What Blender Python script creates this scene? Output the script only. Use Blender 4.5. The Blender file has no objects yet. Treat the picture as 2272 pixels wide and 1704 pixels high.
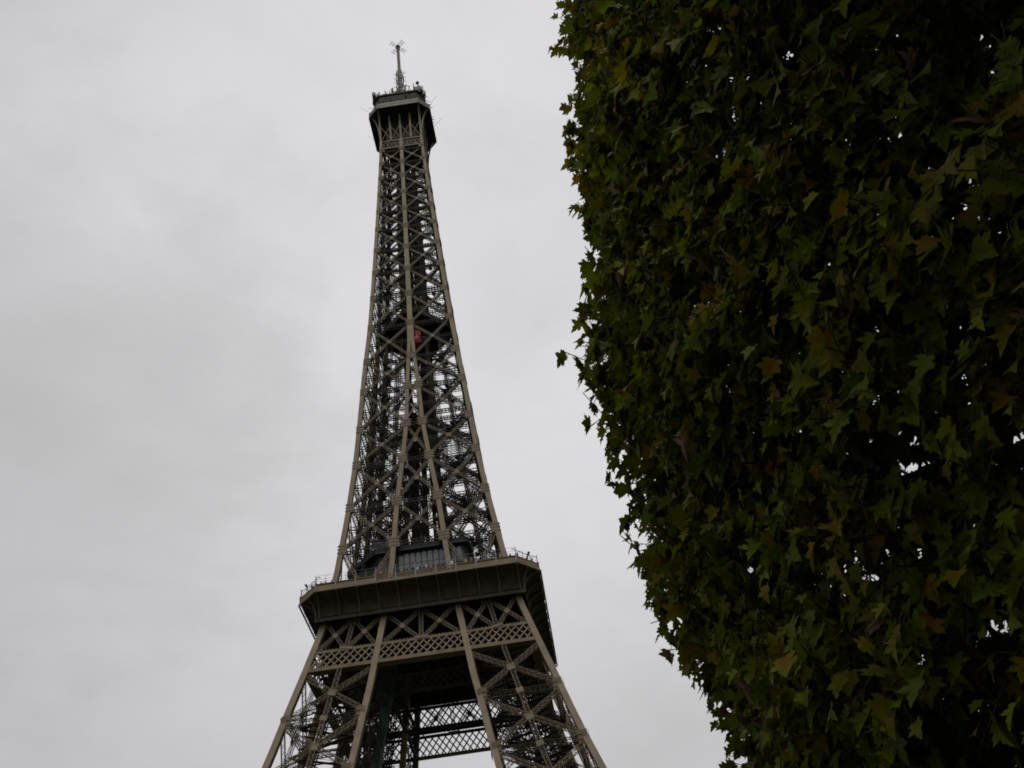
import bpy, bmesh, math, random
import numpy as np
from mathutils import Vector, Matrix

random.seed(7)
rng = np.random.default_rng(11)
sc = bpy.context.scene
col = sc.collection
R = math.radians

# ------------------------------------------------------------------ camera
CAM = np.array([25.6154, -198.7159, 1.6836])
YAW, PITCH, ROLL, FPX = -0.0243, 0.7187, -0.1324, 2619.34
fw = np.array([math.sin(YAW)*math.cos(PITCH), math.cos(YAW)*math.cos(PITCH), math.sin(PITCH)])
r0 = np.array([math.cos(YAW), -math.sin(YAW), 0.0]); u0 = np.cross(r0, fw)
rt = math.cos(ROLL)*r0 + math.sin(ROLL)*u0
up = -math.sin(ROLL)*r0 + math.cos(ROLL)*u0
cd = bpy.data.cameras.new('camera'); cam = bpy.data.objects.new('camera', cd); col.objects.link(cam)
cam.matrix_world = Matrix(((rt[0], up[0], -fw[0], CAM[0]), (rt[1], up[1], -fw[1], CAM[1]), (rt[2], up[2], -fw[2], CAM[2]), (0, 0, 0, 1)))
cd.sensor_fit = 'HORIZONTAL'; cd.sensor_width = 36.0; cd.lens = 36.0*FPX/2272.0
cd.clip_start = 0.1; cd.clip_end = 12000
sc.camera = cam

# ------------------------------------------------------------------ sky, sun, exposure
SUN_EL, SUN_AZ = R(60), R(174)          # azimuth clockwise from +Y: behind the photographer, over the row of trees
world = bpy.data.worlds.new('World'); sc.world = world; world.use_nodes = True
wn, wl = world.node_tree.nodes, world.node_tree.links
wn.clear()
w_out = wn.new('ShaderNodeOutputWorld'); w_bg = wn.new('ShaderNodeBackground'); w_bg.inputs['Strength'].default_value = 0.1
sky = wn.new('ShaderNodeTexSky'); sky.sky_type = 'NISHITA'; sky.sun_disc = False
sky.sun_elevation = SUN_EL; sky.sun_rotation = SUN_AZ; sky.air_density = 1.0; sky.dust_density = 4.0
hsv = wn.new('ShaderNodeHueSaturation'); hsv.inputs['Saturation'].default_value = 0.25; hsv.inputs['Value'].default_value = 1.2
tc = wn.new('ShaderNodeTexCoord'); mp = wn.new('ShaderNodeMapping'); mp.inputs['Scale'].default_value = (2.4, 2.4, 4.6); mp.inputs['Location'].default_value = (0.35, 0.2, 0.1)
no = wn.new('ShaderNodeTexNoise'); no.inputs['Scale'].default_value = 1.5; no.inputs['Detail'].default_value = 6; no.inputs['Roughness'].default_value = 0.55; no.inputs['Distortion'].default_value = 0.35
cr = wn.new('ShaderNodeValToRGB')
cr.color_ramp.elements[0].position = 0.26; cr.color_ramp.elements[0].color = (5.56, 5.56, 5.64, 1)
cr.color_ramp.elements[1].position = 0.56; cr.color_ramp.elements[1].color = (6.50, 6.36, 6.51, 1)
mx = wn.new('ShaderNodeMixRGB'); mx.inputs['Fac'].default_value = 0.92
wl.new(tc.outputs['Generated'], mp.inputs['Vector']); wl.new(mp.outputs['Vector'], no.inputs['Vector']); wl.new(no.outputs['Fac'], cr.inputs['Fac'])
wl.new(sky.outputs['Color'], hsv.inputs['Color']); wl.new(hsv.outputs['Color'], mx.inputs['Color1']); wl.new(cr.outputs['Color'], mx.inputs['Color2'])
# overcast skies are dimmer near the horizon than overhead
sx = wn.new('ShaderNodeSeparateXYZ'); hr = wn.new('ShaderNodeValToRGB'); hm = wn.new('ShaderNodeMixRGB'); hm.blend_type = 'MULTIPLY'; hm.inputs['Fac'].default_value = 1
e = hr.color_ramp.elements; e[0].position = 0.0; e[0].color = (.06, .06, .06, 1); e[1].position = .31; e[1].color = (.98, .98, .98, 1)
e = hr.color_ramp.elements.new(.16); e.color = (.18, .18, .18, 1)
e = hr.color_ramp.elements.new(.88); e.color = (1, 1, 1, 1); e = hr.color_ramp.elements.new(1.0); e.color = (2.2, 2.2, 2.2, 1)
# thinner, brighter cloud in one broad part of the sky
vd = wn.new('ShaderNodeVectorMath'); vd.operation = 'DOT_PRODUCT'; vd.inputs[1].default_value = (-0.03, 0.665, 0.746)
gl = wn.new('ShaderNodeMapRange'); gl.interpolation_type = 'SMOOTHSTEP'; gl.inputs['From Min'].default_value = .85; gl.inputs['From Max'].default_value = 1.0; gl.inputs['To Min'].default_value = .89; gl.inputs['To Max'].default_value = 1.17
gm = wn.new('ShaderNodeVectorMath'); gm.operation = 'SCALE'
wl.new(tc.outputs['Generated'], vd.inputs[0]); wl.new(vd.outputs['Value'], gl.inputs['Value'])
wl.new(tc.outputs['Generated'], sx.inputs[0]); wl.new(sx.outputs['Z'], hr.inputs['Fac'])
wl.new(mx.outputs['Color'], hm.inputs['Color1']); wl.new(hr.outputs['Color'], hm.inputs['Color2']); # a wispy darker bank of cloud low on the left
wv = wn.new('ShaderNodeVectorMath'); wv.operation = 'MULTIPLY_ADD'; wv.inputs[1].default_value = (.34, .34, .34)
n2 = wn.new('ShaderNodeTexNoise'); n2.inputs['Scale'].default_value = 5.0; n2.inputs['Detail'].default_value = 7; n2.inputs['Roughness'].default_value = .6
vs = wn.new('ShaderNodeVectorMath'); vs.operation = 'SUBTRACT'; vs.inputs[1].default_value = (.5, .5, .5)
vn = wn.new('ShaderNodeVectorMath'); vn.operation = 'NORMALIZE'
d2 = wn.new('ShaderNodeVectorMath'); d2.operation = 'DOT_PRODUCT'; d2.inputs[1].default_value = (-.386, .669, .635)
g2 = wn.new('ShaderNodeMapRange'); g2.interpolation_type = 'SMOOTHSTEP'; g2.inputs['From Min'].default_value = .955; g2.inputs['From Max'].default_value = 1.0; g2.inputs['To Min'].default_value = 1.0; g2.inputs['To Max'].default_value = .91
mm_ = wn.new('ShaderNodeMath'); mm_.operation = 'MULTIPLY'
wl.new(mp.outputs['Vector'], n2.inputs['Vector']); wl.new(n2.outputs['Color'], vs.inputs[0]); wl.new(vs.outputs['Vector'], wv.inputs[0]); wl.new(tc.outputs['Generated'], wv.inputs[2])
wl.new(wv.outputs['Vector'], vn.inputs[0]); wl.new(vn.outputs['Vector'], d2.inputs[0]); wl.new(d2.outputs['Value'], g2.inputs['Value'])
wl.new(hm.outputs['Color'], gm.inputs[0]); wl.new(gl.outputs['Result'], mm_.inputs[0]); wl.new(g2.outputs['Result'], mm_.inputs[1]); wl.new(mm_.outputs[0], gm.inputs['Scale']); wl.new(gm.outputs['Vector'], w_bg.inputs['Color']); wl.new(w_bg.outputs['Background'], w_out.inputs['Surface'])

sd = bpy.data.lights.new('sun', 'SUN'); sd.energy = 1.5; sd.angle = R(14); sd.color = (1.0, 0.965, 0.9)
so = bpy.data.objects.new('sun', sd); col.objects.link(so)
sun_dir = Vector((math.sin(SUN_AZ)*math.cos(SUN_EL), math.cos(SUN_AZ)*math.cos(SUN_EL), math.sin(SUN_EL)))
so.rotation_euler = sun_dir.to_track_quat('Z', 'Y').to_euler(); so.location = (0, 0, 400)

sc.view_settings.view_transform = 'Standard'; sc.view_settings.look = 'None'
sc.cycles.filter_width = 1.8
sc.view_settings.gamma = 1.0; sc.view_settings.exposure = 0.0; sc.view_settings.use_curve_mapping = False

# ------------------------------------------------------------------ materials
def material(name, rgb, rough=0.6, var=0.12, scale=0.4, spec=0.4, metal=0.0):
    m = bpy.data.materials.new(name); m.use_nodes = True
    n, l = m.node_tree.nodes, m.node_tree.links
    b = n['Principled BSDF']; b.inputs['Roughness'].default_value = rough
    b.inputs['Specular IOR Level'].default_value = spec; b.inputs['Metallic'].default_value = metal
    t = n.new('ShaderNodeTexCoord'); x = n.new('ShaderNodeTexNoise'); x.inputs['Scale'].default_value = scale; x.inputs['Detail'].default_value = 7
    c = n.new('ShaderNodeValToRGB')
    c.color_ramp.elements[0].position = 0.3; c.color_ramp.elements[1].position = 0.7
    c.color_ramp.elements[0].color = tuple(v*(1-var) for v in rgb) + (1,)
    c.color_ramp.elements[1].color = tuple(min(1, v*(1+var)) for v in rgb) + (1,)
    l.new(t.outputs['Object'], x.inputs['Vector']); l.new(x.outputs['Fac'], c.inputs['Fac']); l.new(c.outputs['Color'], b.inputs['Base Color'])
    return m

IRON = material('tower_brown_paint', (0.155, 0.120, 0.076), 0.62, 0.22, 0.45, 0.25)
FASCIA = material('fascia_brown_shaded', (0.068, 0.052, 0.041), 0.7, 0.25, 0.6, 0.2)  # tower brown darkened: shade of the deck overhang is painted into the colour
BRACKET = material('bracket_brown_shaded', (0.115, 0.092, 0.064), 0.7, 0.2, 0.6, 0.2)  # tower brown, less darkened: under-deck shade is put into this colour too
LATTICE = material('lattice_brown_shaded', (0.122, 0.095, 0.060), 0.65, 0.22, 0.45, 0.25)  # tower brown darkened to paint in the shade between lacing bars
IRON_SHADED = material('tower_brown_shaded', (0.042, 0.034, 0.026), 0.75, 0.2, 0.5, 0.2)  # tower brown much darkened: colour carries the shade of interior and undersides
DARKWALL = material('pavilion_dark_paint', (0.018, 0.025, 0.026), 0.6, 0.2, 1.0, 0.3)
GREEN = material('dark_green_paint', (0.016, 0.050, 0.024), 0.6, 0.2, 1.0, 0.3)
GLASS = material('window_glass', (0.075, 0.09, 0.095), 0.12, 0.1, 1.0, 0.8)
BLACK = material('black_equipment', (0.02, 0.02, 0.02), 0.6, 0.2, 2.0, 0.3)
STEEL = material('galvanised_steel', (0.13, 0.13, 0.125), 0.45, 0.15, 2.0, 0.5, 0.2)
MASTP = material('mast_paint', (0.15, 0.135, 0.11), 0.6, 0.15, 1.0, 0.3)
PANEL = material('antenna_panel_grey', (0.10, 0.11, 0.09), 0.6, 0.3, 2.0, 0.3)
RED = material('red_lift_paint', (0.80, 0.03, 0.035), 0.45, 0.1, 1.0, 0.4)
WHITEP = material('white_lamp_glass', (0.75, 0.75, 0.72), 0.3, 0.05, 1.0, 0.5)
BARK = material('plane_bark', (0.035, 0.029, 0.021), 0.85, 0.45, 3.0, 0.2)
LAWN = material('lawn', (0.030, 0.042, 0.014), 0.9, 0.3, 0.15, 0.2)
GRAVEL = material('gravel', (0.09, 0.08, 0.065), 0.9, 0.2, 6.0, 0.2)
STONE = material('pier_stone', (0.30, 0.27, 0.22), 0.85, 0.2, 0.8, 0.2)

# ------------------------------------------------------------------ mesh collector
class MB:
    def __init__(s):
        s.a = []; s.b = []; s.w = []; s.h = []; s.n = []; s.v = []; s.f = []
    def bar(s, a, b, w, h, n):
        s.a.append(a); s.b.append(b); s.w.append(w); s.h.append(h); s.n.append(n)
    def poly(s, pts):
        k = len(s.v); s.v.extend(tuple(p) for p in pts); s.f.append(tuple(range(k, k+len(pts))))
    def prism(s, pts, d):
        """a plane polygon given the thickness vector d"""
        p = [np.array(q, float) for q in pts]; q = [x+np.array(d) for x in p]; m = len(p)
        s.poly(p[::-1]); s.poly(q)
        for i in range(m): j = (i+1) % m; s.poly((p[i], p[j], q[j], q[i]))
    def box(s, c, d):
        x, y, z = c; a, b, e = d[0]/2, d[1]/2, d[2]/2
        s.prism([(x-a, y-b, z-e), (x+a, y-b, z-e), (x+a, y+b, z-e), (x-a, y+b, z-e)], (0, 0, d[2]))
    def ring(s, outer, inner):
        m = len(outer)
        for i in range(m): j = (i+1) % m; s.poly((outer[i], outer[j], inner[j], inner[i]))
    def tube(s, pts, rad, k=6):
        """round tube through pts with radii"""
        pts = [np.array(p, float) for p in pts]; rings = []
        for i, p in enumerate(pts):
            d = pts[min(i+1, len(pts)-1)] - pts[max(i-1, 0)]; d /= np.linalg.norm(d)+1e-9
            e = np.cross(d, (0.31, 0.77, 0.55)); e /= np.linalg.norm(e); g = np.cross(d, e)
            r = rad[i] if hasattr(rad, '__len__') else rad
            rings.append([p + r*(math.cos(2*math.pi*q/k)*e + math.sin(2*math.pi*q/k)*g) for q in range(k)])
        for A, B in zip(rings, rings[1:]):
            for q in range(k): s.poly((A[q], A[(q+1) % k], B[(q+1) % k], B[q]))
        s.poly(rings[0][::-1]); s.poly(rings[-1])
    def ball(s, c, r, k=8, m=6, sz=1.0):
        c = np.array(c, float)
        P = lambda i, j: c + np.array((r*math.sin(math.pi*i/m)*math.cos(2*math.pi*j/k), r*math.sin(math.pi*i/m)*math.sin(2*math.pi*j/k), sz*r*math.cos(math.pi*i/m)))
        for i in range(m):
            for j in range(k):
                q = [P(i, j), P(i, j+1), P(i+1, j+1), P(i+1, j)]
                if i == 0: q = [q[0], q[2], q[3]]
                elif i == m-1: q = [q[0], q[1], q[2]]
                s.poly(q[::-1])
    def girder(s, a, b, n, width, depth, chord=0.1, lace=0.05, pitch=None, sides=True, cross=False):
        """box girder of four angle chords with zigzag lacing; n is the normal of its broad face"""
        a = np.array(a, float); b = np.array(b, float); d = b-a; L = np.linalg.norm(d)
        if L < 0.3: return
        d /= L; n = np.array(n, float); n -= d*(n@d); n /= np.linalg.norm(n); e = np.cross(d, n)
        for si in (-1, 1):
            for sj in (-1, 1):
                o = e*si*(width-chord)/2 + n*sj*(depth-chord)/2
                s.bar(a+o, b+o, chord, chord, n)
        pitch = pitch or width
        k = max(2, int(round(L/pitch)))
        t = np.linspace(0, L, k+1)
        for sj in (-1, 1):
            o = n*sj*(depth/2-lace*0.3)
            for i in range(k):
                q = 1 if i % 2 else -1
                s.bar(a+d*t[i]+e*q*width/2*0.9+o, a+d*t[i+1]-e*q*width/2*0.9+o, lace, lace*0.4, n)
                if cross: s.bar(a+d*t[i]-e*q*width/2*0.9+o*0.985, a+d*t[i+1]+e*q*width/2*0.9+o*0.985, lace, lace*0.4, n)
        if sides:
            for sj in (-1, 1):
                o = e*sj*(width/2-lace*0.3)
                for i in range(k):
                    q = 1 if i % 2 else -1
                    s.bar(a+d*t[i]+n*q*depth/2*0.9+o, a+d*t[i+1]-n*q*depth/2*0.9+o, lace, lace*0.4, e)
    def build(s, name, mat, parent=None, loc=(0, 0, 0), smooth=False):
        V = [np.array(s.v, float).reshape(-1, 3)]; nv = len(s.v)
        sizes = [len(f) for f in s.f]; idx = [i for f in s.f for i in f]
        if s.a:
            a = np.array(s.a, float); b = np.array(s.b, float); n = np.array(s.n, float)
            w = np.array(s.w, float)[:, None]/2; h = np.array(s.h, float)[:, None]/2
            d = b-a; d /= np.linalg.norm(d, axis=1)[:, None]+1e-12
            n = n - d*np.sum(n*d, 1)[:, None]; ln = np.linalg.norm(n, axis=1)[:, None]
            alt = np.cross(d, np.array([0.3, 0.5, 0.8])); n = np.where(ln < 1e-4, alt, n); n /= np.linalg.norm(n, axis=1)[:, None]
            e = np.cross(d, n)
            c8 = np.stack([a-e*w-n*h, a+e*w-n*h, a+e*w+n*h, a-e*w+n*h, b-e*w-n*h, b+e*w-n*h, b+e*w+n*h, b-e*w+n*h], 1)
            V.append(c8.reshape(-1, 3))
            q = np.array([[0, 3, 2, 1], [4, 5, 6, 7], [0, 1, 5, 4], [1, 2, 6, 5], [2, 3, 7, 6], [3, 0, 4, 7]])
            F = (nv + 8*np.arange(len(a)))[:, None, None] + q[None]
            idx = np.concatenate([np.array(idx, int), F.reshape(-1)]); sizes = np.concatenate([np.array(sizes, int), np.full(6*len(a), 4)])
        V = np.concatenate(V)
        return raw_mesh(name, V, np.array(idx, np.int32), np.array(sizes, np.int32), mat, parent, loc, smooth)

def raw_mesh(name, V, idx, sizes, mat, parent=None, loc=(0, 0, 0), smooth=False):
    me = bpy.data.meshes.new(name)
    me.vertices.add(len(V)); me.vertices.foreach_set('co', np.asarray(V, np.float32).ravel())
    me.loops.add(len(idx)); me.loops.foreach_set('vertex_index', idx)
    me.polygons.add(len(sizes)); me.polygons.foreach_set('loop_start', np.concatenate([[0], np.cumsum(sizes)[:-1]]).astype(np.int32))
    me.polygons.foreach_set('loop_total', sizes)
    me.polygons.foreach_set('use_smooth', np.full(len(sizes), bool(smooth)))
    for m in (mat if isinstance(mat, (list, tuple)) else [mat]): me.materials.append(m)
    me.update(calc_edges=True); me.validate()
    o = bpy.data.objects.new(name, me); col.objects.link(o); o.location = loc
    if parent: o.parent = parent
    return o

def tag(o, label=None, cat=None, group=None, kind=None):
    if label: o['label'] = label
    if cat: o['category'] = cat
    if group: o['group'] = group
    if kind: o['kind'] = kind
    return o
def empty(name, loc=(0, 0, 0), rz=0):
    o = bpy.data.objects.new(name, None); col.objects.link(o); o.location = loc; o.rotation_euler = (0, 0, rz); return o
def copy_tree(o, parent=None):
    c = o.copy(); col.objects.link(c)
    if parent: c.parent = parent
    for ch in o.children: copy_tree(ch, c)
    return c

# ------------------------------------------------------------------ ground
def sheet(name, mat, x0, y0, x1, y1, z, label=None):
    m = MB(); m.poly([(x0, y0, z), (x1, y0, z), (x1, y1, z), (x0, y1, z)])
    return tag(m.build(name, mat), kind='structure')
sheet('ground', LAWN, -4000, -4000, 4000, 4000, 0.0)
sheet('path', GRAVEL, 17, -400, 38, -120, 0.004)
sheet('plaza', GRAVEL, -80, -80, 80, 80, 0.008)

# ================================================================== THE TOWER
tower = empty('lattice_tower'); tag(tower, 'tall brown iron lattice tower tapering to a gallery and an antenna mast', 'tower')

ZZ = [0, 57, 73, 82, 91, 100, 110, 116, 122, 136, 150, 165, 175, 192, 214, 241, 257, 276, 330]
WW = [62.5, 32.8, 28, 25.3, 23, 20.6, 18, 17.1, 16, 14.2, 12.75, 11.65, 10.95, 9.5, 8.2, 6.75, 6.0, 5.4, 4]
XZ = [0, 57, 76, 80, 88.6, 95.6, 100.2, 103.2, 110.5, 121, 138, 149, 158.7, 169.7, 179, 189, 330]
XX = [37.5, 15.6, 11.9, 11.2, 9.8, 8.6, 8.0, 7.6, 6.6, 5.3, 4.0, 2.72, 1.68, 1.2, 0.6, 0.0, 0.0]
wz = lambda z: float(np.interp(z, ZZ, WW))
xz = lambda z: float(np.interp(z, XZ, XX))
FACES = [np.array([[1, 0], [0, 1]]), np.array([[0, -1], [1, 0]]), np.array([[-1, 0], [0, -1]]), np.array([[0, 1], [-1, 0]])]
def rot(k, p):
    q = FACES[k] @ np.array(p[:2], float); return np.array((q[0], q[1], p[2]))
def nrm(k, n=(0, -1, 0)): return rot(k, n)

# node levels
LOW = [57.6, 68.5, 79.6, 90.3, 100.3]
BB, BT, FB = 100.3, 104.35, 111.1
DECK = 115.7
UPN = [127.6, 137.9, 149.0, 158.7, 169.7, 179.0, 190.1, 200.2, 209.4, 217.6, 225.8, 232.9, 239.9, 246.9, 253.1, 259.0]

# ---- legs under the second platform
def rafter_path(m, fx, fy, levels, w, ins=0.0):
    for z0, z1 in zip(levels, levels[1:]):
        m.bar((fx(z0), fy(z0), z0), (fx(z1), fy(z1), z1+0.02), w, w, (0, -1, 0))
LEVLO = [0, 20, 40, 57, 62.8, 68.5, 74, 79.6, 85, 90.3, 95.3, 100.3, 103, 105.4, 108, 111.0]
RW = 1.02
def gusset(m, k, x, z, y, w, h, sx=1):
    """riveted plate proud of the face, with angle ends sticking out like a comb"""
    c = rot(k, (x, -y-0.012, z)); n = nrm(k)
    m.bar(rot(k, (x, -y-0.012, z-h/2)), rot(k, (x, -y-0.012, z+h/2)), w, 0.05, n)

for qx, qy in ((-1, -1), (1, -1), (1, 1), (-1, 1)):
    m = MB(); br = MB(); inn = MB()
    H = RW/2
    O = lambda z: wz(z)-H
    I = lambda z: xz(z)
    rafter_path(m, lambda z: qx*O(z), lambda z: qy*O(z), LEVLO, RW)
    rafter_path(m, lambda z: qx*I(z), lambda z: qy*O(z), LEVLO, RW)
    rafter_path(m, lambda z: qx*O(z), lambda z: qy*I(z), LEVLO, RW)
    rafter_path(m, lambda z: qx*I(z), lambda z: qy*I(z), LEVLO, RW)
    # serrated inner lacing edges of the hollow rafters, seen as a dotted line beside each plate
    for ax, ay, dx, dy in ((O, O, -1, 0), (I, O, 1, 0), (O, I, 0, 1), (O, O, 0, -1)):
        z = 58.0
        while z < 110:
            p0 = np.array((qx*(ax(z)+dx*H), qy*(ay(z)+dy*H), z)); p1 = np.array((qx*(ax(z)+dx*(H+0.16)), qy*(ay(z)+dy*(H+0.16)), z+0.02))
            br.bar(p0, p1, 0.14, 0.5, (0, -1, 0)); z += 0.42
    # bracing of the four faces of the leg
    faces = [(lambda s, z: (qx*(I(z)+(O(z)-I(z))*s), qy*O(z)), (0, qy, 0)),
             (lambda s, z: (qx*O(z), qy*(I(z)+(O(z)-I(z))*s)), (qx, 0, 0)),
             (lambda s, z: (qx*(I(z)+(O(z)-I(z))*s), qy*I(z)), (0, -qy, 0)),
             (lambda s, z: (qx*I(z), qy*(I(z)+(O(z)-I(z))*s)), (-qx, 0, 0))]
    for fi, (f, n) in enumerate(faces):
        P = lambda s, z, off=0.0: np.array((f(s, z)[0]+n[0]*off, f(s, z)[1]+n[1]*off, z))
        out_ = br; br = br if fi < 2 else inn
        for z0, z1 in zip(LOW, LOW[1:]):
            g = 1.05
            br.girder(P(.045, z0+g), P(.955, z1-g), n, 0.78, 0.7, 0.092, 0.062, 0.58)
            br.girder(P(.045, z1-g, 0.02), P(.955, z0+g, 0.02), n, 0.78, 0.7, 0.092, 0.062, 0.58)
            br.girder(P(.5, z0), P(.5, z1), n, 0.76, 0.62, 0.088, 0.06, 0.56)
            zm = (z0+z1)/2
            br.bar(P(.5, zm-0.62, .38), P(.5, zm+0.62, .38), 1.3, 0.06, n)
            # horizontal truss set back from the face
            inn.girder(P(.03, z0, -.5), P(.97, z0, -.5), (0, 0, 1), 0.9, 1.0, 0.10, 0.07, 0.8, cross=True)
            # gussets at the rafters
            for s_ in (0.0, 1.0):
                d = 1 if s_ == 0 else -1
                c = P(s_, z0, H+0.012)+(P(.5, z0)-P(s_, z0))/np.linalg.norm(P(.5, z0)-P(s_, z0))*0.45
                br.bar(c-np.array((0, 0, 1.15)), c+np.array((0, 0, 1.15)), 1.5, 0.05, n)
                for q in (-.42, .42):
                    e = (P(.5, z0)-P(s_, z0)); e /= np.linalg.norm(e)
                    br.bar(c+e*0.0+np.array((0, 0, q))+np.array(n)*.05, c+e*1.15+np.array((0, 0, q))+np.array(n)*.05, 0.11, 0.12, n)
            br.bar(P(.5, z0-.5, .36), P(.5, z0+.5, .36), 1.2, 0.06, n)
        br = out_
    # lift track girders, cable trough and stair inside the leg
    for t in (0.32, 0.68):
        A = lambda z, t=t: np.array((qx*(I(z)+(O(z)-I(z))*t), qy*(I(z)+(O(z)-I(z))*0.45), z))
        for z0, z1 in zip([58, 69, 80, 91, 101], [69, 80, 91, 101, 113]):
            inn.girder(A(z0), A(z1), (qx, -qy, 0), 0.9, 1.2, 0.16, 0.09, 0.7, cross=True)
    z = 58.0
    while z < 108:
        A = lambda t, u: np.array((qx*(I(z)+(O(z)-I(z))*t), qy*(I(z)+(O(z)-I(z))*u), z))
        inn.bar(A(.22, .45), A(.78, .45), 0.14, 0.18, (0, 0, 1)); inn.bar(A(.6, .62), A(.78, .78), 0.5, 0.05, (0, 0, 1)); z += 1.15
    for z0, z1 in zip(LOW, LOW[1:]):
        # plan bracing at each level and stair flights
        A = lambda t, u, z: np.array((qx*(I(z)+(O(z)-I(z))*t), qy*(I(z)+(O(z)-I(z))*u), z))
        inn.girder(A(.02, .02, z0), A(.98, .98, z0), (0, 0, 1), 0.7, 0.7, 0.1, 0.07, 0.8)
        inn.girder(A(.98, .02, z0), A(.02, .98, z0+.03), (0, 0, 1), 0.7, 0.7, 0.1, 0.07, 0.8)
        for k in range(4):
            za = z0+(z1-z0)*k/4; zb = z0+(z1-z0)*(k+1)/4
            inn.bar(A(.15 if k % 2 else .85, .8, za), A(.85 if k % 2 else .15, .8, zb), 0.9, 0.08, (0, 0, 1))
            inn.bar(A(.15 if k % 2 else .85, .73, za+1), A(.85 if k % 2 else .15, .73, zb+1), 0.06, 0.06, (0, 0, 1))
    leg = m.build('leg', IRON, tower); br.build('leg_bracing', LATTICE, leg); inn.build('leg_inner_framing', IRON_SHADED, leg)
    if (qx, qy) == (-1, -1):
        d = MB()
        d.bar((-xz(57)+.1, -xz(57)-.1, 57), (-xz(80)+.1, -xz(80)-.1, 80), 1.55, 1.5, (0, -1, 0)); d.bar((-xz(80)+.1, -xz(80)-.1, 80), (-xz(108)+.1, -xz(108)-.1, 108), 1.55, 1.5, (0, -1, 0))
        d.build('cable_duct', GREEN, leg)
    pier = MB(); cx, cy = qx*50, qy*50; pier.prism([(cx-15, cy-15, -0.5), (cx+15, cy-15, -0.5), (cx+15, cy+15, -0.5), (cx-15, cy+15, -0.5)], (0, 0, 4.0)); pier.build('stone_pier', STONE, leg)

# ---- first platform (below the frame)
m = MB()
for z, h, a in ((55.0, 2.6, 35.3),):
    for k in range(4):
        m.prism([rot(k, (-a, -a, z)), rot(k, (a, -a, z)), rot(k, (18, -18, z)), rot(k, (-18, -18, z))], (0, 0, h))
m.build('first_platform', IRON, tower)
for k in range(4):
    m = MB(); pr = None
    for i in range(25):
        t = math.pi*i/24; p = rot(k, (-37*math.cos(t), -(61-30*math.sin(t)), 6+42*math.sin(t)))
        if pr is not None: m.girder(pr, p, nrm(k), 2.4, 1.2, 0.25, 0.15, 2.0)
        pr = p
    m.build('base_arch', IRON, tower)

# ---- belt girders and frieze trusses
def lattice_band(m, k, z0, z1, xa0, xb0, xa1, xb1, y0, y1, pitch, w=0.23, t=0.12, chord=0.62, off=0.0):
    """criss-cross lattice between two chords, on a (possibly leaning) face"""
    n = nrm(k)
    m.bar(rot(k, (xa0, -y0-off, z0)), rot(k, (xb0, -y0-off, z0)), chord, 0.45, n)
    m.bar(rot(k, (xa1, -y1-off, z1)), rot(k, (xb1, -y1-off, z1)), chord*0.75, 0.45, n)
    Hh = z1-z0; nn = int(round((xb0-xa0+Hh*.80)/pitch))
    def clip(x0, x1):
        # line from (x0,0) to (x1,1) clipped between the leaning ends
        P = []
        for t in np.linspace(0, 1, 41):
            x = x0+(x1-x0)*t; xa = xa0+(xa1-xa0)*t; xb = xb0+(xb1-xb0)*t
            if xa <= x <= xb: P.append((x, t))
        return (P[0], P[-1]) if len(P) > 2 else None
    for i in range(-6, nn+8):
        for s in (1, -1):
            x0 = xa0+pitch*i; x1 = x0+s*Hh*.80
            c = clip(x0, x1)
            if c:
                (xs, ts), (xe, te) = c
                o = 0.09*s
                m.bar(rot(k, (xs, -(y0+(y1-y0)*ts)-off-o, z0+Hh*ts)), rot(k, (xe, -(y0+(y1-y0)*te)-off-o, z0+Hh*te)), w, t, n)
def xtruss(m, k, xa0, xb0, xa1, xb1, z0, z1, y0, y1, cells=2, w=0.62):
    """frieze row: crosses left and right of an upright"""
    n = nrm(k)
    P = lambda s, t: rot(k, (xa0+(xb0-xa0)*s+((xa1-xa0)+((xb1-xb0)-(xa1-xa0))*s)*t, -(y0+(y1-y0)*t), z0+(z1-z0)*t))
    for c in range(cells):
        s0, s1 = c/cells, (c+1)/cells
        e = 0.04
        m.girder(P(s0+e, .07), P(s1-e, .90), n, w, 0.55, 0.085, 0.058, 0.5)
        m.girder(P(s0+e, .90)-n*0.03, P(s1-e, .07)-n*0.03, n, w, 0.55, 0.085, 0.058, 0.5)
        m.bar(P((s0+s1)/2, .42)+n*.3, P((s0+s1)/2, .56)+n*.3, 0.7, 0.05, n)
        if c: m.girder(P(s0, .03), P(s0, .95), n, 0.7, 0.5, 0.085, 0.058, 0.5)
        if c: m.bar(P(s0, .90)+n*.28, P(s0, 1.0)+n*.28, 2.6, 0.05, n); m.bar(P(s0, 0)+n*.28, P(s0, .08)+n*.28, 2.2, 0.05, n)
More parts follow.
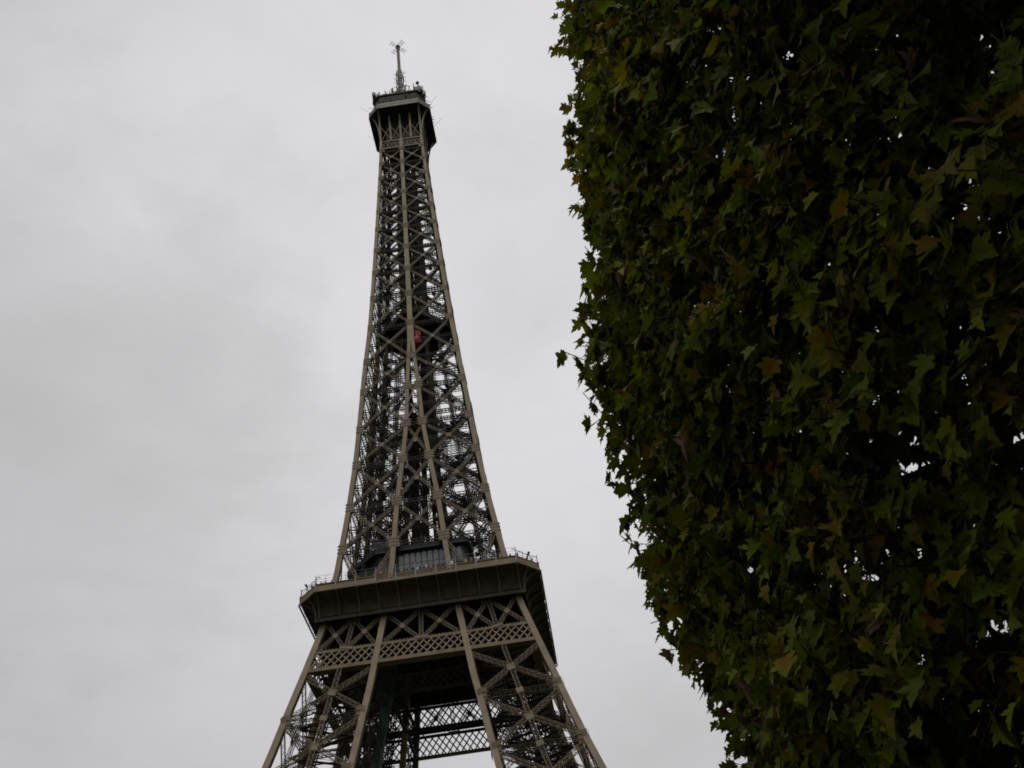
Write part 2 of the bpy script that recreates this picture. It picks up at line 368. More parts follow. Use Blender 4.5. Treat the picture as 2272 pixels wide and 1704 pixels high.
for k in range(4):
    m = MB(); f = MB()
    y0, y1, y2 = wz(BB)-.35, wz(BT)-.35, wz(FB)-.35
    x0, x1, x2 = xz(BB), xz(BT), xz(FB); o0, o1, o2 = wz(BB)-.9, wz(BT)-.9, wz(FB)-.9
    for s in (-1, 1):
        a = (s*(x0+.4), s*o0); b = (s*(x1+.4), s*o1)
        lattice_band(m, k, BB+.3, BT, min(a), max(a), min(b), max(b), y0, y1, 1.33)
        c = (s*(x2+.4), s*o2)
        xtruss(f, k, min(b), max(b), min(c), max(c), BT, FB, y1, y2)
    lattice_band(m, k, BB+.3, BT, -x0+.4, x0-.4, -x1+.4, x1-.4, y0, y1, 1.33)
    xtruss(f, k, -x1+.4, x1-.4, -x2+.4, x2-.4, BT, FB, y1, y2)
    # row of little stiffener ends along the top chord and a walkway soffit behind the belt
    n = nrm(k)
    for x in np.arange(-o1, o1, 0.62): m.bar(rot(k, (x, -y1-.1, BT+.2)), rot(k, (x, -y1-.1, BT+.46)), 0.10, 0.2, n)
    m.prism([rot(k, (-o0, -y0+.1, BB-.1)), rot(k, (o0, -y0+.1, BB-.1)), rot(k, (o0-1.3, -y0+1.4, BB-.1)), rot(k, (-o0+1.3, -y0+1.4, BB-.1))], (0, 0, .12))
    m.build('belt_girder', IRON, tower); f.build('frieze_truss', LATTICE, tower)
    m = MB(); yi = xz(BB+2.5)+.1
    lattice_band(m, k, BB+.3, BT, -wz(BB)+1.2, wz(BB)-1.2, -wz(BT)+1.2, wz(BT)-1.2, yi, yi-.8, 1.33)
    # walkway floor behind the outer belt
    a_ = wz(BT)-1.3; b_ = a_-1.6
    m.prism([rot(k, (-a_, -a_, BT+.1)), rot(k, (a_, -a_, BT+.1)), rot(k, (b_, -b_, BT+.1)), rot(k, (-b_, -b_, BT+.1))], (0, 0, .12))
    m.build('inner_belt_girder', IRON_SHADED, tower)

# ---- second platform
S2, E2 = 21.67, 17.95
def octagon(s, e, z): return [np.array(p) for p in ((-e, -s, z), (e, -s, z), (s, -e, z), (s, e, z), (e, s, z), (-e, s, z), (-s, e, z), (-s, -e, z))]
plat = MB()
plat.prism(octagon(S2, E2, DECK-.35), (0, 0, .35))
for s, z, h in ((S2+.22, DECK-.62, .24),):
    for a, b in zip(octagon(s, E2+.1, z), octagon(s, E2+.1, z)[1:]+octagon(s, E2+.1, z)[:1]): plat.bar(a, b, .24, h, (0, 0, 1))
plat.prism(octagon(S2-.15, E2-.05, DECK), (0, 0, .35))
second = plat.build('second_platform', IRON, tower)
m = MB()
WB = 18.55
for k in range(4):
    n = nrm(k)
    m.prism([rot(k, (-WB, -WB, FB)), rot(k, (WB, -WB, FB)), rot(k, (WB, -WB, DECK-.4)), rot(k, (-WB, -WB, DECK-.4))], -n*.12)
    m.bar(rot(k, (-WB-.2, -WB-.16, FB-.1)), rot(k, (WB+.2, -WB-.16, FB-.1)), .62, .3, n)
    m.bar(rot(k, (-WB-.1, -WB-.08, FB+.62)), rot(k, (WB+.1, -WB-.08, FB+.62)), .1, .16, n)
    # coved soffit curving out from the wall to the deck edge
    pr = None
    for i in range(9):
        t = math.pi/2*i/8; y = WB+.02+(S2-.1-WB)*(1-math.cos(t)); z = DECK-3.0+2.55*math.sin(t)
        ex = np.interp(y, [WB, S2], [WB, E2])
        cur = (rot(k, (-ex, -y, z)), rot(k, (ex, -y, z)))
        if pr: m.poly((pr[0], pr[1], cur[1], cur[0]))
        pr = cur
    for x in np.arange(-WB+1.2, WB-1, .9): m.bar(rot(k, (x, -WB-.03, FB+.7)), rot(k, (x, -WB-.03, DECK-3)), .07, .07, n)
for sx, sy in ((1, -1), (1, 1), (-1, 1), (-1, -1)):
    pr = None
    for i in range(9):
        t = math.pi/2*i/8; q = 1-math.cos(t); z = DECK-3.0+2.55*math.sin(t)
        a = np.array((sx*(WB+(E2-WB)*q), sy*(WB+(S2-.1-WB)*q), z)); b = np.array((sx*(WB+(S2-.1-WB)*q), sy*(WB+(E2-WB)*q), z))
        if pr: m.poly((pr[0], pr[1], b, a))
        pr = (a, b)
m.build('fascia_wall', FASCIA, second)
def bracket(k, x0, x1, corner=None):
    m = MB(); pr = None; n = None
    pts = []
    for i in range(15):
        t = math.pi/2*i/14; q = 1-math.cos(t)
        z = FB+.35+(DECK-.75-FB-.35)*math.sin(t)
        if corner: p = np.array((corner[0]*(WB+.1+(S2-1.86-WB)*q), corner[1]*(WB+.1+(S2-1.86-WB)*q), z))
        else: p = rot(k, (x0+(x1-x0)*q, -(WB+.12+(S2-.25-WB)*q), z))
        pts.append(p)
    out = (pts[-1]-pts[0]); out[2] = 0; out /= np.linalg.norm(out); side = np.cross(out, (0, 0, 1))
    for a, b in zip(pts, pts[1:]): m.bar(a, b+(b-a)*.08, .30, .10, np.cross(b-a, side))
    # thin web behind the flange
    for a, b in zip(pts, pts[1:]):
        A = a-out*.0; wa = np.array((pts[0][0], pts[0][1], 0))
        m.poly((a, b, b+np.array((0, 0, min(.55, DECK-.45-b[2]))), a+np.array((0, 0, min(.55, DECK-.45-a[2])))))
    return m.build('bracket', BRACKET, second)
for k in range(4):
    for i in range(11):
        x = -18.0+3.6*i; bracket(k, x*WB/18.6, x*E2/18.0)
for c in ((1, -1), (1, 1), (-1, 1), (-1, -1)): bracket(0, 0, 0, c)
# parapets: solid at the ends, open lattice in the middle; posts and a wire-mesh fence
fence = MB()
for k in range(4):
    n = nrm(k)
    for xa, xb in ((-E2, -7.3), (7.1, E2)):
        pa = MB()
        pa.bar(rot(k, (xa, -S2+.1, DECK+.27)), rot(k, (xb, -S2+.1, DECK+.27)), 1.15, .1, n)
        pa.bar(rot(k, (xa, -S2+.02, DECK+.90)), rot(k, (xb, -S2+.02, DECK+.90)), .12, .22, n); pa.build('parapet', IRON, second)
    pa = MB(); c0, c1 = rot(k, (E2, -S2+.1, DECK+.27)), rot(k, (S2-.1, -E2, DECK+.27))
    pa.bar(c0, c1, 1.15, .1, (c1-c0)[[1, 0, 2]]*np.array((1, -1, 0))); pa.bar(c0+(0, 0, .63), c1+(0, 0, .63), .12, .22, (c1-c0)[[1, 0, 2]]*np.array((1, -1, 0)))
    pa.build('parapet', IRON, second)
    pa = MB()
    pa.bar(rot(k, (-7.3, -S2+.1, DECK+.86)), rot(k, (7.1, -S2+.1, DECK+.86)), .1, .12, n); pa.bar(rot(k, (-7.3, -S2+.1, DECK-.1)), rot(k, (7.1, -S2+.1, DECK-.1)), .3, .1, n)
    for x in np.arange(-7.3, 6.9, .8):
        pa.bar(rot(k, (x, -S2+.1, DECK+.05)), rot(k, (x+.8, -S2+.1, DECK+.8)), .08, .05, n); pa.bar(rot(k, (x+.8, -S2+.06, DECK+.05)), rot(k, (x, -S2+.06, DECK+.8)), .08, .05, n)
        pa.bar(rot(k, (x, -S2+.12, DECK+.02)), rot(k, (x, -S2+.12, DECK+.85)), .05, .05, n)
    pa.build('lattice_railing', IRON, second)
    for i in range(11):
        x = -18.0+3.6*i
        fence.bar(rot(k, (x, -S2-.02, DECK-.3)), rot(k, (x, -S2-.02, DECK+1.2)), .26, .18, n)
        fence.bar(rot(k, (x, -S2+.15, DECK+.9)), rot(k, (x, -S2+.15, DECK+2.75)), .11, .11, n)
    for i in range(10):
        x = -16.2+3.6*i; fence.bar(rot(k, (x, -S2+.15, DECK+.9)), rot(k, (x, -S2+.15, DECK+2.5)), .07, .07, n)
    for z in (1.5, 2.0, 2.7): fence.bar(rot(k, (-E2, -S2+.15, DECK+z)), rot(k, (E2, -S2+.15, DECK+z)), .035, .035, n)
    a, b = rot(k, (E2, -S2+.2, DECK)), rot(k, (S2-.2, -E2, DECK)); cn = np.array((0, 0, 1.0))
    inn = -(a+b)/2; inn[2] = 0; inn /= np.linalg.norm(inn)
    for t in (0.0, .33, .67, 1.0):
        p = a+(b-a)*t
        pts = [p+(0, 0, .9), p+(0, 0, 2.1), p+inn*.15+(0, 0, 2.5), p+inn*.5+(0, 0, 2.75), p+inn*.95+(0, 0, 2.85)]
        for q0, q1 in zip(pts, pts[1:]): fence.bar(q0, q1, .07, .07, (b-a))
    for pz, pi in ((1.5, 0), (2.1, 0), (2.75, .5), (2.85, .95)): fence.bar(a+inn*pi+(0, 0, pz), b+inn*pi+(0, 0, pz), .035, .035, (0, 0, 1))
fence.build('safety_fence', STEEL, second)
# floor beams under the deck
m = MB()
for x in np.arange(-16, 17, 4.0):
    m.girder((x, -18.2, FB+2.2), (x, 18.2, FB+2.2), (1, 0, 0), 3.4, .5, .22, .14, 2.4); m.girder((-18.2, x, FB+2.0), (18.2, x, FB+2.0), (0, 1, 0), 3.0, .5, .22, .14, 2.4)
m.prism(octagon(18.4, 18.4, DECK-1.3), (0, 0, .3)); m.build('floor_beams', IRON_SHADED, second)

# ---- pavilion on the second platform
def oct2(sx, ex, sy, ey, z): return [np.array(p) for p in ((-ex, -sy, z), (ex, -sy, z), (ex+.7, -sy+.7, z), (ex+.7, sy-.7, z), (ex, sy, z), (-ex, sy, z), (-sx, ey, z), (-sx, -ey, z))]
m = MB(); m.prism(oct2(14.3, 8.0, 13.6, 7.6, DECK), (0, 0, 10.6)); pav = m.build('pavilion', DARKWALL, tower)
m = MB()
A, B, Cc = oct2(15.2, 8.6, 14.4, 8.2, 126.1), oct2(15.2, 8.6, 14.4, 8.2, 127.2), oct2(10.5, 6, 9.5, 5.4, 128.6)
m.poly(A[::-1]); m.poly(Cc)
for P, Q in ((A, B), (B, Cc)):
    for i in range(8): j = (i+1) % 8; m.poly((P[i], P[j], Q[j], Q[i]))
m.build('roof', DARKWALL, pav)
def window(cx, y, z0, w, h, k=0, yaw=None):
    m = MB(); hw = w/2-.09
    pts = [(-hw, 0, 0), (hw, 0, 0)]+[(hw*math.cos(t), 0, h-hw+hw*math.sin(t)) for t in np.linspace(0, math.pi, 9)]
    def T(p):
        return rot(k, (cx+p[0], -y+p[1], z0+p[2]))
    m.prism([T(p) for p in pts], nrm(k)*.03)
    wi = m.build('window', GLASS, pav)
    f = MB(); q = [T((p[0]*1.06, 0, p[2])) for p in pts]
    for a, b in zip(q, q[1:]+q[:1]): f.bar(a+nrm(k)*.05, b+nrm(k)*.05, .07, .06, nrm(k))
    f.bar(T((-hw, -.05, .62*h*.5)), T((hw, -.05, .62*h*.5)), .06, .05, nrm(k))
    f.build('window_frame', DARKWALL, wi)
for i in range(14):
    x = -7.1+1.1*i
    if x < -5.4: continue
    window(x, 13.62, 122.4, 1.08, 3.3)
for i in range(7): window(-6.6+2.2*i, 8.72, 122.4, 1.6, 3.2, 1); window(-6.6+2.2*i, 14.32, 122.4, 1.6, 3.2, 3)
for x0, x1 in ((-9.4, -5.2),):
    m = MB()
    m.prism([(x0, -13.4, 127.6), (x1, -13.4, 127.6), (x1, -11.2, 131.0), (x0, -11.2, 131.0)], (0, .08, .05))
    rl = m.build('roof_light', GLASS, pav)
    m = MB()
    m.bar((x0-.4, -11.2, 131.1), (x1+.4, -11.2, 131.1), .5, .12, (0, -1, 1)); m.bar((x0-.2, -13.45, 127.5), (x1+.2, -13.45, 127.5), .2, .2, (0, -1, 1))
    for x in np.linspace(x0, x1, 8): m.bar((x, -13.45, 127.6), (x, -11.2, 131.05), .08, .08, (0, -1, 1)); m.bar((x, -11.1, 127.6), (x, -11.1, 131.05), .08, .08, (0, -1, 0))
    m.build('glazing_bars', DARKWALL, rl)

# ---- upper tower
LEVUP = [DECK-.4, 118, 122] + sorted(UPN + [132.8, 143.5, 153.8, 164.2, 174.4, 184.5]) + [263.5]
for q in ((-1, -1), (1, -1), (1, 1), (-1, 1)):
    m = MB(); wd = lambda z: float(np.interp(z, [115, 190, 260], [1.0, .82, .66]))
    for z0, z1 in zip(LEVUP, LEVUP[1:]):
        h0, h1 = wd(z0)/2, wd(z1)/2
        m.bar((q[0]*(wz(z0)-h0), q[1]*(wz(z0)-h0), z0), (q[0]*(wz(z1)-h1), q[1]*(wz(z1)-h1), z1+.02), h0+h1, h0+h1, (0, -1, 0))
    # dotted lacing edge along the inward sides
    z = 117.0
    while z < 258:
        h = wd(z); p = np.array((q[0]*(wz(z)-h), q[1]*(wz(z)-.3), z)); m.bar(p, p+np.array((-q[0]*.13, 0, .02)), .12, .4, (0, -1, 0))
        p = np.array((q[0]*(wz(z)-.3), q[1]*(wz(z)-h), z)); m.bar(p, p+np.array((0, -q[1]*.13, .02)), .12, .4, (1, 0, 0)); z += .5
    m.build('corner_rafter', IRON, tower)
for k in range(4):
    m = MB(); n = nrm(k)
    for s in (-1, 1):
        for z0, z1 in zip(LEVUP, LEVUP[1:]):
            if z0 >= 189.9: continue
            wd = float(np.interp(z0, [115, 190], [.98, .72]))
            sep = lambda z: max(xz(z), .36)
            m.bar(rot(k, (s*sep(z0), -wz(z0)+.4, z0)), rot(k, (s*sep(z1), -wz(z1)+.4, z1+.02)), wd, .8, n)
    for z0, z1 in zip(LEVUP, LEVUP[1:]):
        if z0 < 189.9: continue
        wd = float(np.interp(z0, [190, 260], [1.15, .85]))
        m.bar(rot(k, (0, -wz(z0)+.35, z0)), rot(k, (0, -wz(z1)+.35, z1+.02)), wd, .7, n)
    # lattice tie between the merging rafters
    for z0, z1 in ((164.0, 169.0), (159.5, 164.0)):
        for s in (-1, 1):
            m.bar(rot(k, (s*xz(z0), -wz(z0)-.02, z0)), rot(k, (-s*xz(z1)*.4, -wz(z1)-.02, z1)), .28, .1, n)
    m.bar(rot(k, (-1.3, -wz(169.7)-.03, 169.7)), rot(k, (1.3, -wz(169.7)-.03, 169.7)), .4, .1, n)
    m.build('face_rafter', IRON, tower)
    # face bracing
    b = MB()
    def P(x, z, off=0.0): return rot(k, (x, -wz(z)+.45-off, z))
    lev = [DECK+1.2] + UPN
    for i, (z0, z1) in enumerate(zip(lev, lev[1:])):
        gw = float(np.interp(z0, [115, 180, 260], [.62, .50, .36])); gd = gw*.9
        ch = .10; lc = .055
        for s in (-1, 1):
            xi0, xi1 = s*max(xz(z0), .3), s*max(xz(z1), .3); xo0, xo1 = s*(wz(z0)-.9), s*(wz(z1)-.8)
            if i == 0:      # lower half of the cross ends on the deck
                xm = (xi1+xo1)/2*1.06
                b.girder(P(xi1, z1-.6), P(xm, z0), n, gw, gd, ch, lc, gw); b.girder(P(xo1, z1-.6, .02), P(xm, z0, .02), n, gw, gd, ch, lc, gw)
                b.bar(P(xm, z0-.2, .42), P(xm, z0+1.1, .42), 1.1, .05, n)
                continue
            b.girder(P(xi0, z0+.5), P(xo1, z1-.5), n, gw, gd, ch, lc, gw); b.girder(P(xo0, z0+.5, .02), P(xi1, z1-.5, .02), n, gw, gd, ch, lc, gw)
            xc = (xi0+xi1+xo0+xo1)/4; zc = (z0+z1)/2
            b.bar(P(xc, zc-.45, gd/2+.04), P(xc, zc+.45, gd/2+.04), .85, .05, n)
        if xz(z0) > 2.0 and i:
            x0, x1 = xz(z0), xz(z1)
            b.girder(P(-x0, z0+.5), P(x1, z1-.5), n, gw*.9, gd, ch, lc, gw); b.girder(P(x0, z0+.5, .02), P(-x1, z1-.5, .02), n, gw*.9, gd, ch, lc, gw)
            b.bar(P(0, (z0+z1)/2-.5, gd/2), P(0, (z0+z1)/2+.5, gd/2), .8, .05, n)
    # gussets with comb-like angle ends
    for z in UPN:
        g = float(np.interp(z, [115, 190, 260], [2.1, 1.55, 1.25])); hh = float(np.interp(z, [115, 190, 260], [2.5, 1.9, 1.5]))
        xs = [(s*(wz(z)-.85), g*.75) for s in (-1, 1)] + ([(s*xz(z), g) for s in (-1, 1)] if xz(z) > .9 else [(0, g*1.0)])
        for x, g_ in xs:
            b.bar(P(x, z-hh/2, .47), P(x, z+hh/2, .47), g_, .05, n)
            for q in (-.52, 0, .52):
                zz = z+q*hh*.62
                b.bar(P(x-g_*.72, zz, .49), P(x+g_*.72, zz, .49), .13, .12, n)
    b.build('cross_bracing', LATTICE, tower)

# inner framing: horizontals, plan bracing, inner pillar faces
m = MB()
mid = [(a+b)/2 for a, b in zip(UPN, UPN[1:])]
for z in UPN + mid[:13]:
    full = z in UPN
    w = wz(z)-.9; gw = float(np.interp(z, [115, 260], [.85, .6]))
    for k in range(4):
        m.girder(rot(k, (-w, -w-.0, z)), rot(k, (w, -w, z)), (0, 0, 1), gw*1.2, gw, .11, .07, gw*1.1, cross=full)
        if xz(z) > 1.0:
            x = xz(z); m.girder(rot(k, (-w, -x, z)), rot(k, (w, -x, z)), (0, 0, 1), gw, gw*.8, .11, .07, gw)
        if full and xz(z) > 1:
            x = xz(z); m.girder(rot(k, (x, -w, z)), rot(k, (w, -x, z)), (0, 0, 1), gw*.8, .6, .09, .06, gw); m.girder(rot(k, (w, -w, z)), rot(k, (x, -x, z)), (0, 0, 1), gw*.8, .6, .09, .06, gw)
        elif full:
            m.girder(rot(k, (0, -w, z)), rot(k, (w, 0, z)), (0, 0, 1), gw*.9, .6, .1, .06, gw, cross=True)
            m.girder(rot(k, (0, -w, z)), rot(k, (0, 0, z)), (0, 0, 1), gw*.9, .6, .1, .06, gw)
for k in range(4):
    n = nrm(k)
    for z0, z1 in zip([DECK+.3]+UPN, UPN):
        if xz(z1) < 1.1: break
        for s in (-1, 1):
            m.girder(rot(k, (s*xz(z0), -xz(z0), z0)), rot(k, (s*(wz(z1)-.9), -xz(z1), z1)), n, .75, .6, .12, .08, .75)
            m.girder(rot(k, (s*(wz(z0)-.9), -xz(z0), z0)), rot(k, (s*xz(z1), -xz(z1), z1)), n, .75, .6, .12, .08, .75)
        m.bar(rot(k, (xz(z0), -xz(z0), z0)), rot(k, (xz(z1), -xz(z1), z1)), .9, .9, n)
    for z0, z1 in zip(UPN[4:], UPN[5:]):
        # upper part: inner diagonals between opposite face rafters
        if z0 < 175: continue
        m.girder(rot(k, (0, -wz(z0)+.9, z0)), rot(k, (0, -1.8, z1)), rot(k, (1, 0, 0)), .5, .45, .09, .06, .6)
m.build('inner_framing', IRON_SHADED, tower)

# lift guides and stair
m = MB()
for x, y, w in ((-2.6, -1.0, 1.0), (2.6, -1.0, 1.0), (-2.6, 2.6, .9), (2.6, 2.6, .9), (-.4, .8, .8), (.9, 3.4, .7)):
    zs = [DECK]+UPN[:-1]+[258]
    for z0, z1 in zip(zs, zs[1:]):
        f = lambda z: min(1.0, (wz(z)-1.6)/6.0)
        a = np.array((x*f(z0), y*f(z0), z0)); b_ = np.array((x*f(z1), y*f(z1), z1+.02))
        m.girder(a, b_, (0, -1, 0), w, w, .2, .1, w*.6, cross=True); m.bar(a, b_, w*.45, w*.45, (0, -1, 0))
for qx, qy in ((-1, -1), (1, -1), (1, 1), (-1, 1)):
    # service risers and ladders inside each pillar
    for tx, ty in ((.30, .62), (.62, .30), (.66, .70)):
        zs = [DECK]+[z for z in UPN if z < 192]
        for z0, z1 in zip(zs, zs[1:]):
            f = lambda z, t: xz(z)+(wz(z)-1.0-xz(z))*t
            m.girder((qx*f(z0, tx), qy*f(z0, ty), z0), (qx*f(z1, tx), qy*f(z1, ty), z1), (0, -1, 0), .55, .4, .13, .07, .5)
m.build('lift_guides', IRON_SHADED, tower)
m = MB(); z = DECK; i = 0
while z < 256:
    s = min(1.0, (wz(z)-1.5)/8.0); a = i*math.pi/2
    cx, cy = 2.2*s, 4.4*s
    p = np.array((cx+1.5*s*math.cos(a), cy+1.5*s*math.sin(a), z)); q = np.array((cx+1.5*s*math.cos(a+math.pi/2), cy+1.5*s*math.sin(a+math.pi/2), z+1.7))
    m.bar(p, q, .8, .1, (0, 0, 1)); m.bar(p+(0, 0, 1), q+(0, 0, 1), .06, .06, (0, 0, 1)); z += 1.7; i += 1
m.bar((2.2, 4.4, DECK), (1.2, 2.4, 256), .3, .3, (0, -1, 0))
m.build('staircase', IRON_SHADED, tower)

# intermediate platform: a diamond with clipped tips
m = MB(); Z = 195.0
dia = lambda r, c, z: [np.array(p) for p in ((-c, -r, z), (c, -r, z), (r, -c, z), (r, c, z), (c, r, z), (-c, r, z), (-r, c, z), (-r, -c, z))]
m.prism(dia(8.4, 1.3, Z+.5), (0, 0, .35))
D = dia(8.5, 1.35, Z)
for a, b in zip(D, D[1:]+D[:1]):
    nn = np.cross(b-a, (0, 0, 1)); m.bar(a, b, 1.5, .2, nn)
for t in np.linspace(-6, 6, 7): m.bar((t, -8.2+abs(t), Z+.2), (t, 8.2-abs(t), Z+.2), .25, .7, (1, 0, 0))
for a, b in zip(dia(8.5, 1.35, Z+1.9), dia(8.5, 1.35, Z+1.9)[1:]+dia(8.5, 1.35, Z+1.9)[:1]): m.bar(a, b, .08, .08, (0, 0, 1))
m.build('intermediate_platform', IRON_SHADED, tower)
m = MB(); m.box((-1.2, 2.4, Z+3.1), (5.0, 4.0, 4.6)); m.box((-1.2, 2.4, Z-2.2), (3.0, 3.6, 3.6)); m.build('transfer_cabin', DARKWALL, tower)

# floodlights and small equipment on the frames
def floodlight(p, d):
    m = MB(); p = np.array(p); d = np.array(d, float); d /= np.linalg.norm(d)
    m.tube([p-d*.35, p-d*.1, p+d*.3, p+d*.36], [.22, .42, .5, .44], 10); m.bar(p+np.cross(d, (0, 0, 1))*.55, p-np.cross(d, (0, 0, 1))*.55, .1, .1, (0, 0, 1)); m.bar(p-(0, 0, .75), p-(0, 0, .2), .1, .1, d)
    return m.build('floodlight', BLACK, tower)
for z in UPN[:9]:
    w = wz(z)
    for sx, sy in ((1, -1), (1, 1), (-1, 1), (-1, -1)):
        floodlight((sx*w*.62, sy*w*.72, z+.9), (-sx*.3, -sy*.3, 1)); 
        if z < 185: floodlight((sx*w*.55, sy*w*.60, z+.8), (-sx*.3, -sy*.3, 1))
for sx in (-1, 1):
    m = MB(); b0 = np.array((sx*19.6, -19.4, DECK)); m.bar(b0, b0+(sx*.55, -.2, 2.4), .16, .16, (0, -1, 0)); m.tube([b0+(sx*.4, -.15, 1.9), b0+(sx*.7, -.3, 2.5)], [.14, .24], 8); m.build('floodlight', BLACK, tower)

# ---- summit
S3, E3, G3 = 8.38, 5.62, 274.9
m = MB(); m.prism(octagon(S3, E3, G3), (0, 0, .3)); gal = m.build('top_gallery', IRON_SHADED, tower)
pa = MB()
O3 = octagon(S3, E3, 0)
for a, b in zip(O3, O3[1:]+O3[:1]):
    nn = np.cross(b-a, (0, 0, 1)); L = np.linalg.norm(b-a); nn = nn/np.linalg.norm(nn)
    pa.bar(a+(0, 0, G3-.1)+nn*.1, b+(0, 0, G3-.1)+nn*.1, .5, .24, nn)
    pa.bar(a+(0, 0, G3+.55), b+(0, 0, G3+.55), .28, .1, nn)
    pa.bar(a+(0, 0, G3+1.35), b+(0, 0, G3+1.35), .85, .08, nn)
    for t in np.linspace(0, 1, max(2, int(L/2.5)+1)): p = a+(b-a)*t; pa.bar(p+(0, 0, G3)+nn*.03, p+(0, 0, G3+2.0)+nn*.03, .34, .12, nn)
pa.build('gallery_parapet', MASTP, gal)
for k in range(4):
    for s in (-1, 1):
        m = MB(); z0, pts = 260.5, []
        for i in range(13):
            t = math.pi/2*i/12; q = 1-math.cos(t); pts.append(rot(k, (s*(wz(z0)-.4+(E3-wz(z0)+.4)*q), -(wz(z0)-.35+(S3-.2-wz(z0)+.35)*q), z0+(G3-.2-z0)*math.sin(t))))
        for a, b in zip(pts, pts[1:]): m.bar(a, b+(b-a)*.06, .5, .3, nrm(k))
        m.build('gallery_bracket', IRON, gal)
m = MB()
for k in range(4):
    n = nrm(k); w = wz(263)-.5
    for z in (260.3, 263.4): m.bar(rot(k, (-w, -w-.05, z)), rot(k, (w, -w-.05, z)), .34, .3, n)
    for x in np.linspace(-w, w, 11)[:-1]:
        d = 2*w/10; m.bar(rot(k, (x, -w, 260.4)), rot(k, (x+d, -w, 263.3)), .12, .1, n); m.bar(rot(k, (x+d, -w+.06, 260.4)), rot(k, (x, -w+.06, 263.3)), .12, .1, n)
    for x in (-2.7, 0, 2.7): m.bar(rot(k, (x, -w-.05, 263.4)), rot(k, (x*1.05, -w-.9, 273.5)), .5, .35, n)
    for x0, x1 in ((-w, -2.7), (-2.7, 0), (0, 2.7), (2.7, w)):
        m.bar(rot(k, (x0, -w-.1, 264)), rot(k, (x1, -w-.5, 269.5)), .14, .1, n); m.bar(rot(k, (x1, -w-.04, 264)), rot(k, (x0, -w-.44, 269.5)), .14, .1, n)
m.build('shaft_head_bracing', IRON, gal)
m = MB(); w = wz(265)-1.5
m.prism([(-w, -w, 262), (w, -w, 262), (w, w, 262), (-w, w, 262)], (0, 0, G3-262)); m.build('gallery_core', IRON_SHADED, gal)
# radial soffit ribs
m = MB()
for k in range(4):
    for x in np.linspace(-4.2, 4.2, 5): m.bar(rot(k, (x*.9, -4.6, G3-.2)), rot(k, (x*1.2, -S3+.2, G3-.2)), .2, .4, rot(k, (1, 0, 0)))
m.build('soffit_ribs', IRON_SHADED, gal)
# cabin above the gallery, roof deck and clutter
m = MB(); m.prism(octagon(7.0, 5.2, G3+.3), (0, 0, 6.6)); cab = m.build('summit_cabin', IRON_SHADED, tower)
m = MB(); m.prism(octagon(7.2, 5.4, 281.8), (0, 0, .35)); m.prism(octagon(6.4, 4.6, 282.15), (0, 0, 1.6))
for a, b in zip(octagon(7.25, 5.45, 282.1), octagon(7.25, 5.45, 282.1)[1:]+octagon(7.25, 5.45, 282.1)[:1]): m.bar(a, b, .3, .1, np.cross(b-a, (0, 0, 1)))
for k in range(4):
    for x in np.arange(-5, 5.1, .83): m.bar(rot(k, (x, -7.04, 277)), rot(k, (x, -7.04, 281.7)), .16, .1, nrm(k))
m.build('cabin_roof', IRON_SHADED, cab)
cl = MB()
r2 = random.Random(3)
for i in range(330):
    k = r2.randrange(4); x = r2.uniform(-6.4, 6.4); y = r2.uniform(3.2, 7.4); z = 282.0
    h = r2.choice((.8, 1.2, 1.6, 2.4, 3.0, 3.6)); p = rot(k, (x, -y, z)); cl.bar(p, p+(r2.uniform(-.2, .2), r2.uniform(-.2, .2), h), r2.choice((.1, .18, .4)), r2.choice((.1, .15, .35)), nrm(k))
    if r2.random() < .3: cl.bar(p+(0, 0, h), p+(r2.uniform(-1.2, 1.2), r2.uniform(-1.2, 1.2), h+r2.uniform(-.2, .5)), .12, .12, (0, 0, 1))
    if r2.random() < .22: cl.box(p+np.array((0, 0, h*.6)), (r2.uniform(.3, .9), r2.uniform(.3, .9), r2.uniform(.6, 1.6)))
for sx_ in (-1, 1):
    for sy_ in (-1, 1):
        for j in range(9): cl.box((sx_*r2.uniform(4.6, 7.0), sy_*r2.uniform(4.6, 7.0), r2.uniform(281.8, 283.8)), (r2.uniform(.4, 1.3), r2.uniform(.4, 1.3), r2.uniform(.6, 1.8)))
for i in range(60):
    a_ = r2.uniform(0, 6.283); q_ = r2.uniform(1.5, 5.5); p = np.array((q_*math.cos(a_), q_*math.sin(a_), 283.0)); cl.bar(p, p+(r2.uniform(-.4, .4), r2.uniform(-.4, .4), r2.uniform(1.5, 4.8)), r2.choice((.1, .2, .35)), .12, (0, -1, 0))
for i in range(70):
    k = r2.randrange(4); z = r2.uniform(276.5, 282); x = r2.uniform(-5, 5); p = rot(k, (x, -7.0, z)); cl.bar(p, p+nrm(k)*r2.uniform(.6, 1.9)+(0, 0, r2.uniform(-.2, .9)), r2.choice((.08, .14, .4)), .08, (0, 0, 1))
cl.build('roof_aerials', PANEL, cab)
for p, q in (((-8.2, -5.8, 277), (-10.5, -6.4, 278.8)), ((8.3, -5.2, 276.5), (10.6, -6.2, 279.5)), ((8.3, 2, 276.6), (11.2, 1.0, 279.2)), ((-8.3, 3, 276), (-10.6, 2, 277.5))):
    m = MB(); m.bar(p, q, .045, .045, (0, 0, 1)); m.build('whip_aerial', STEEL, cab)
m = MB(); m.bar((5.6, -5.4, 281), (5.6, -5.4, 287.6), .14, .14, (0, -1, 0)); m.ball((5.6, -5.4, 288.2), .52); m.build('beacon_pole', BLACK, cab)
m = MB(); m.box((6.6, -4.9, 284.8), (.9, .5, 4.4)); m.bar((6.2, -4.9, 282.2), (7.6, -4.9, 281.6), .2, .2, (0, 0, 1)); m.build('antenna_panel', WHITEP if False else STEEL, cab)
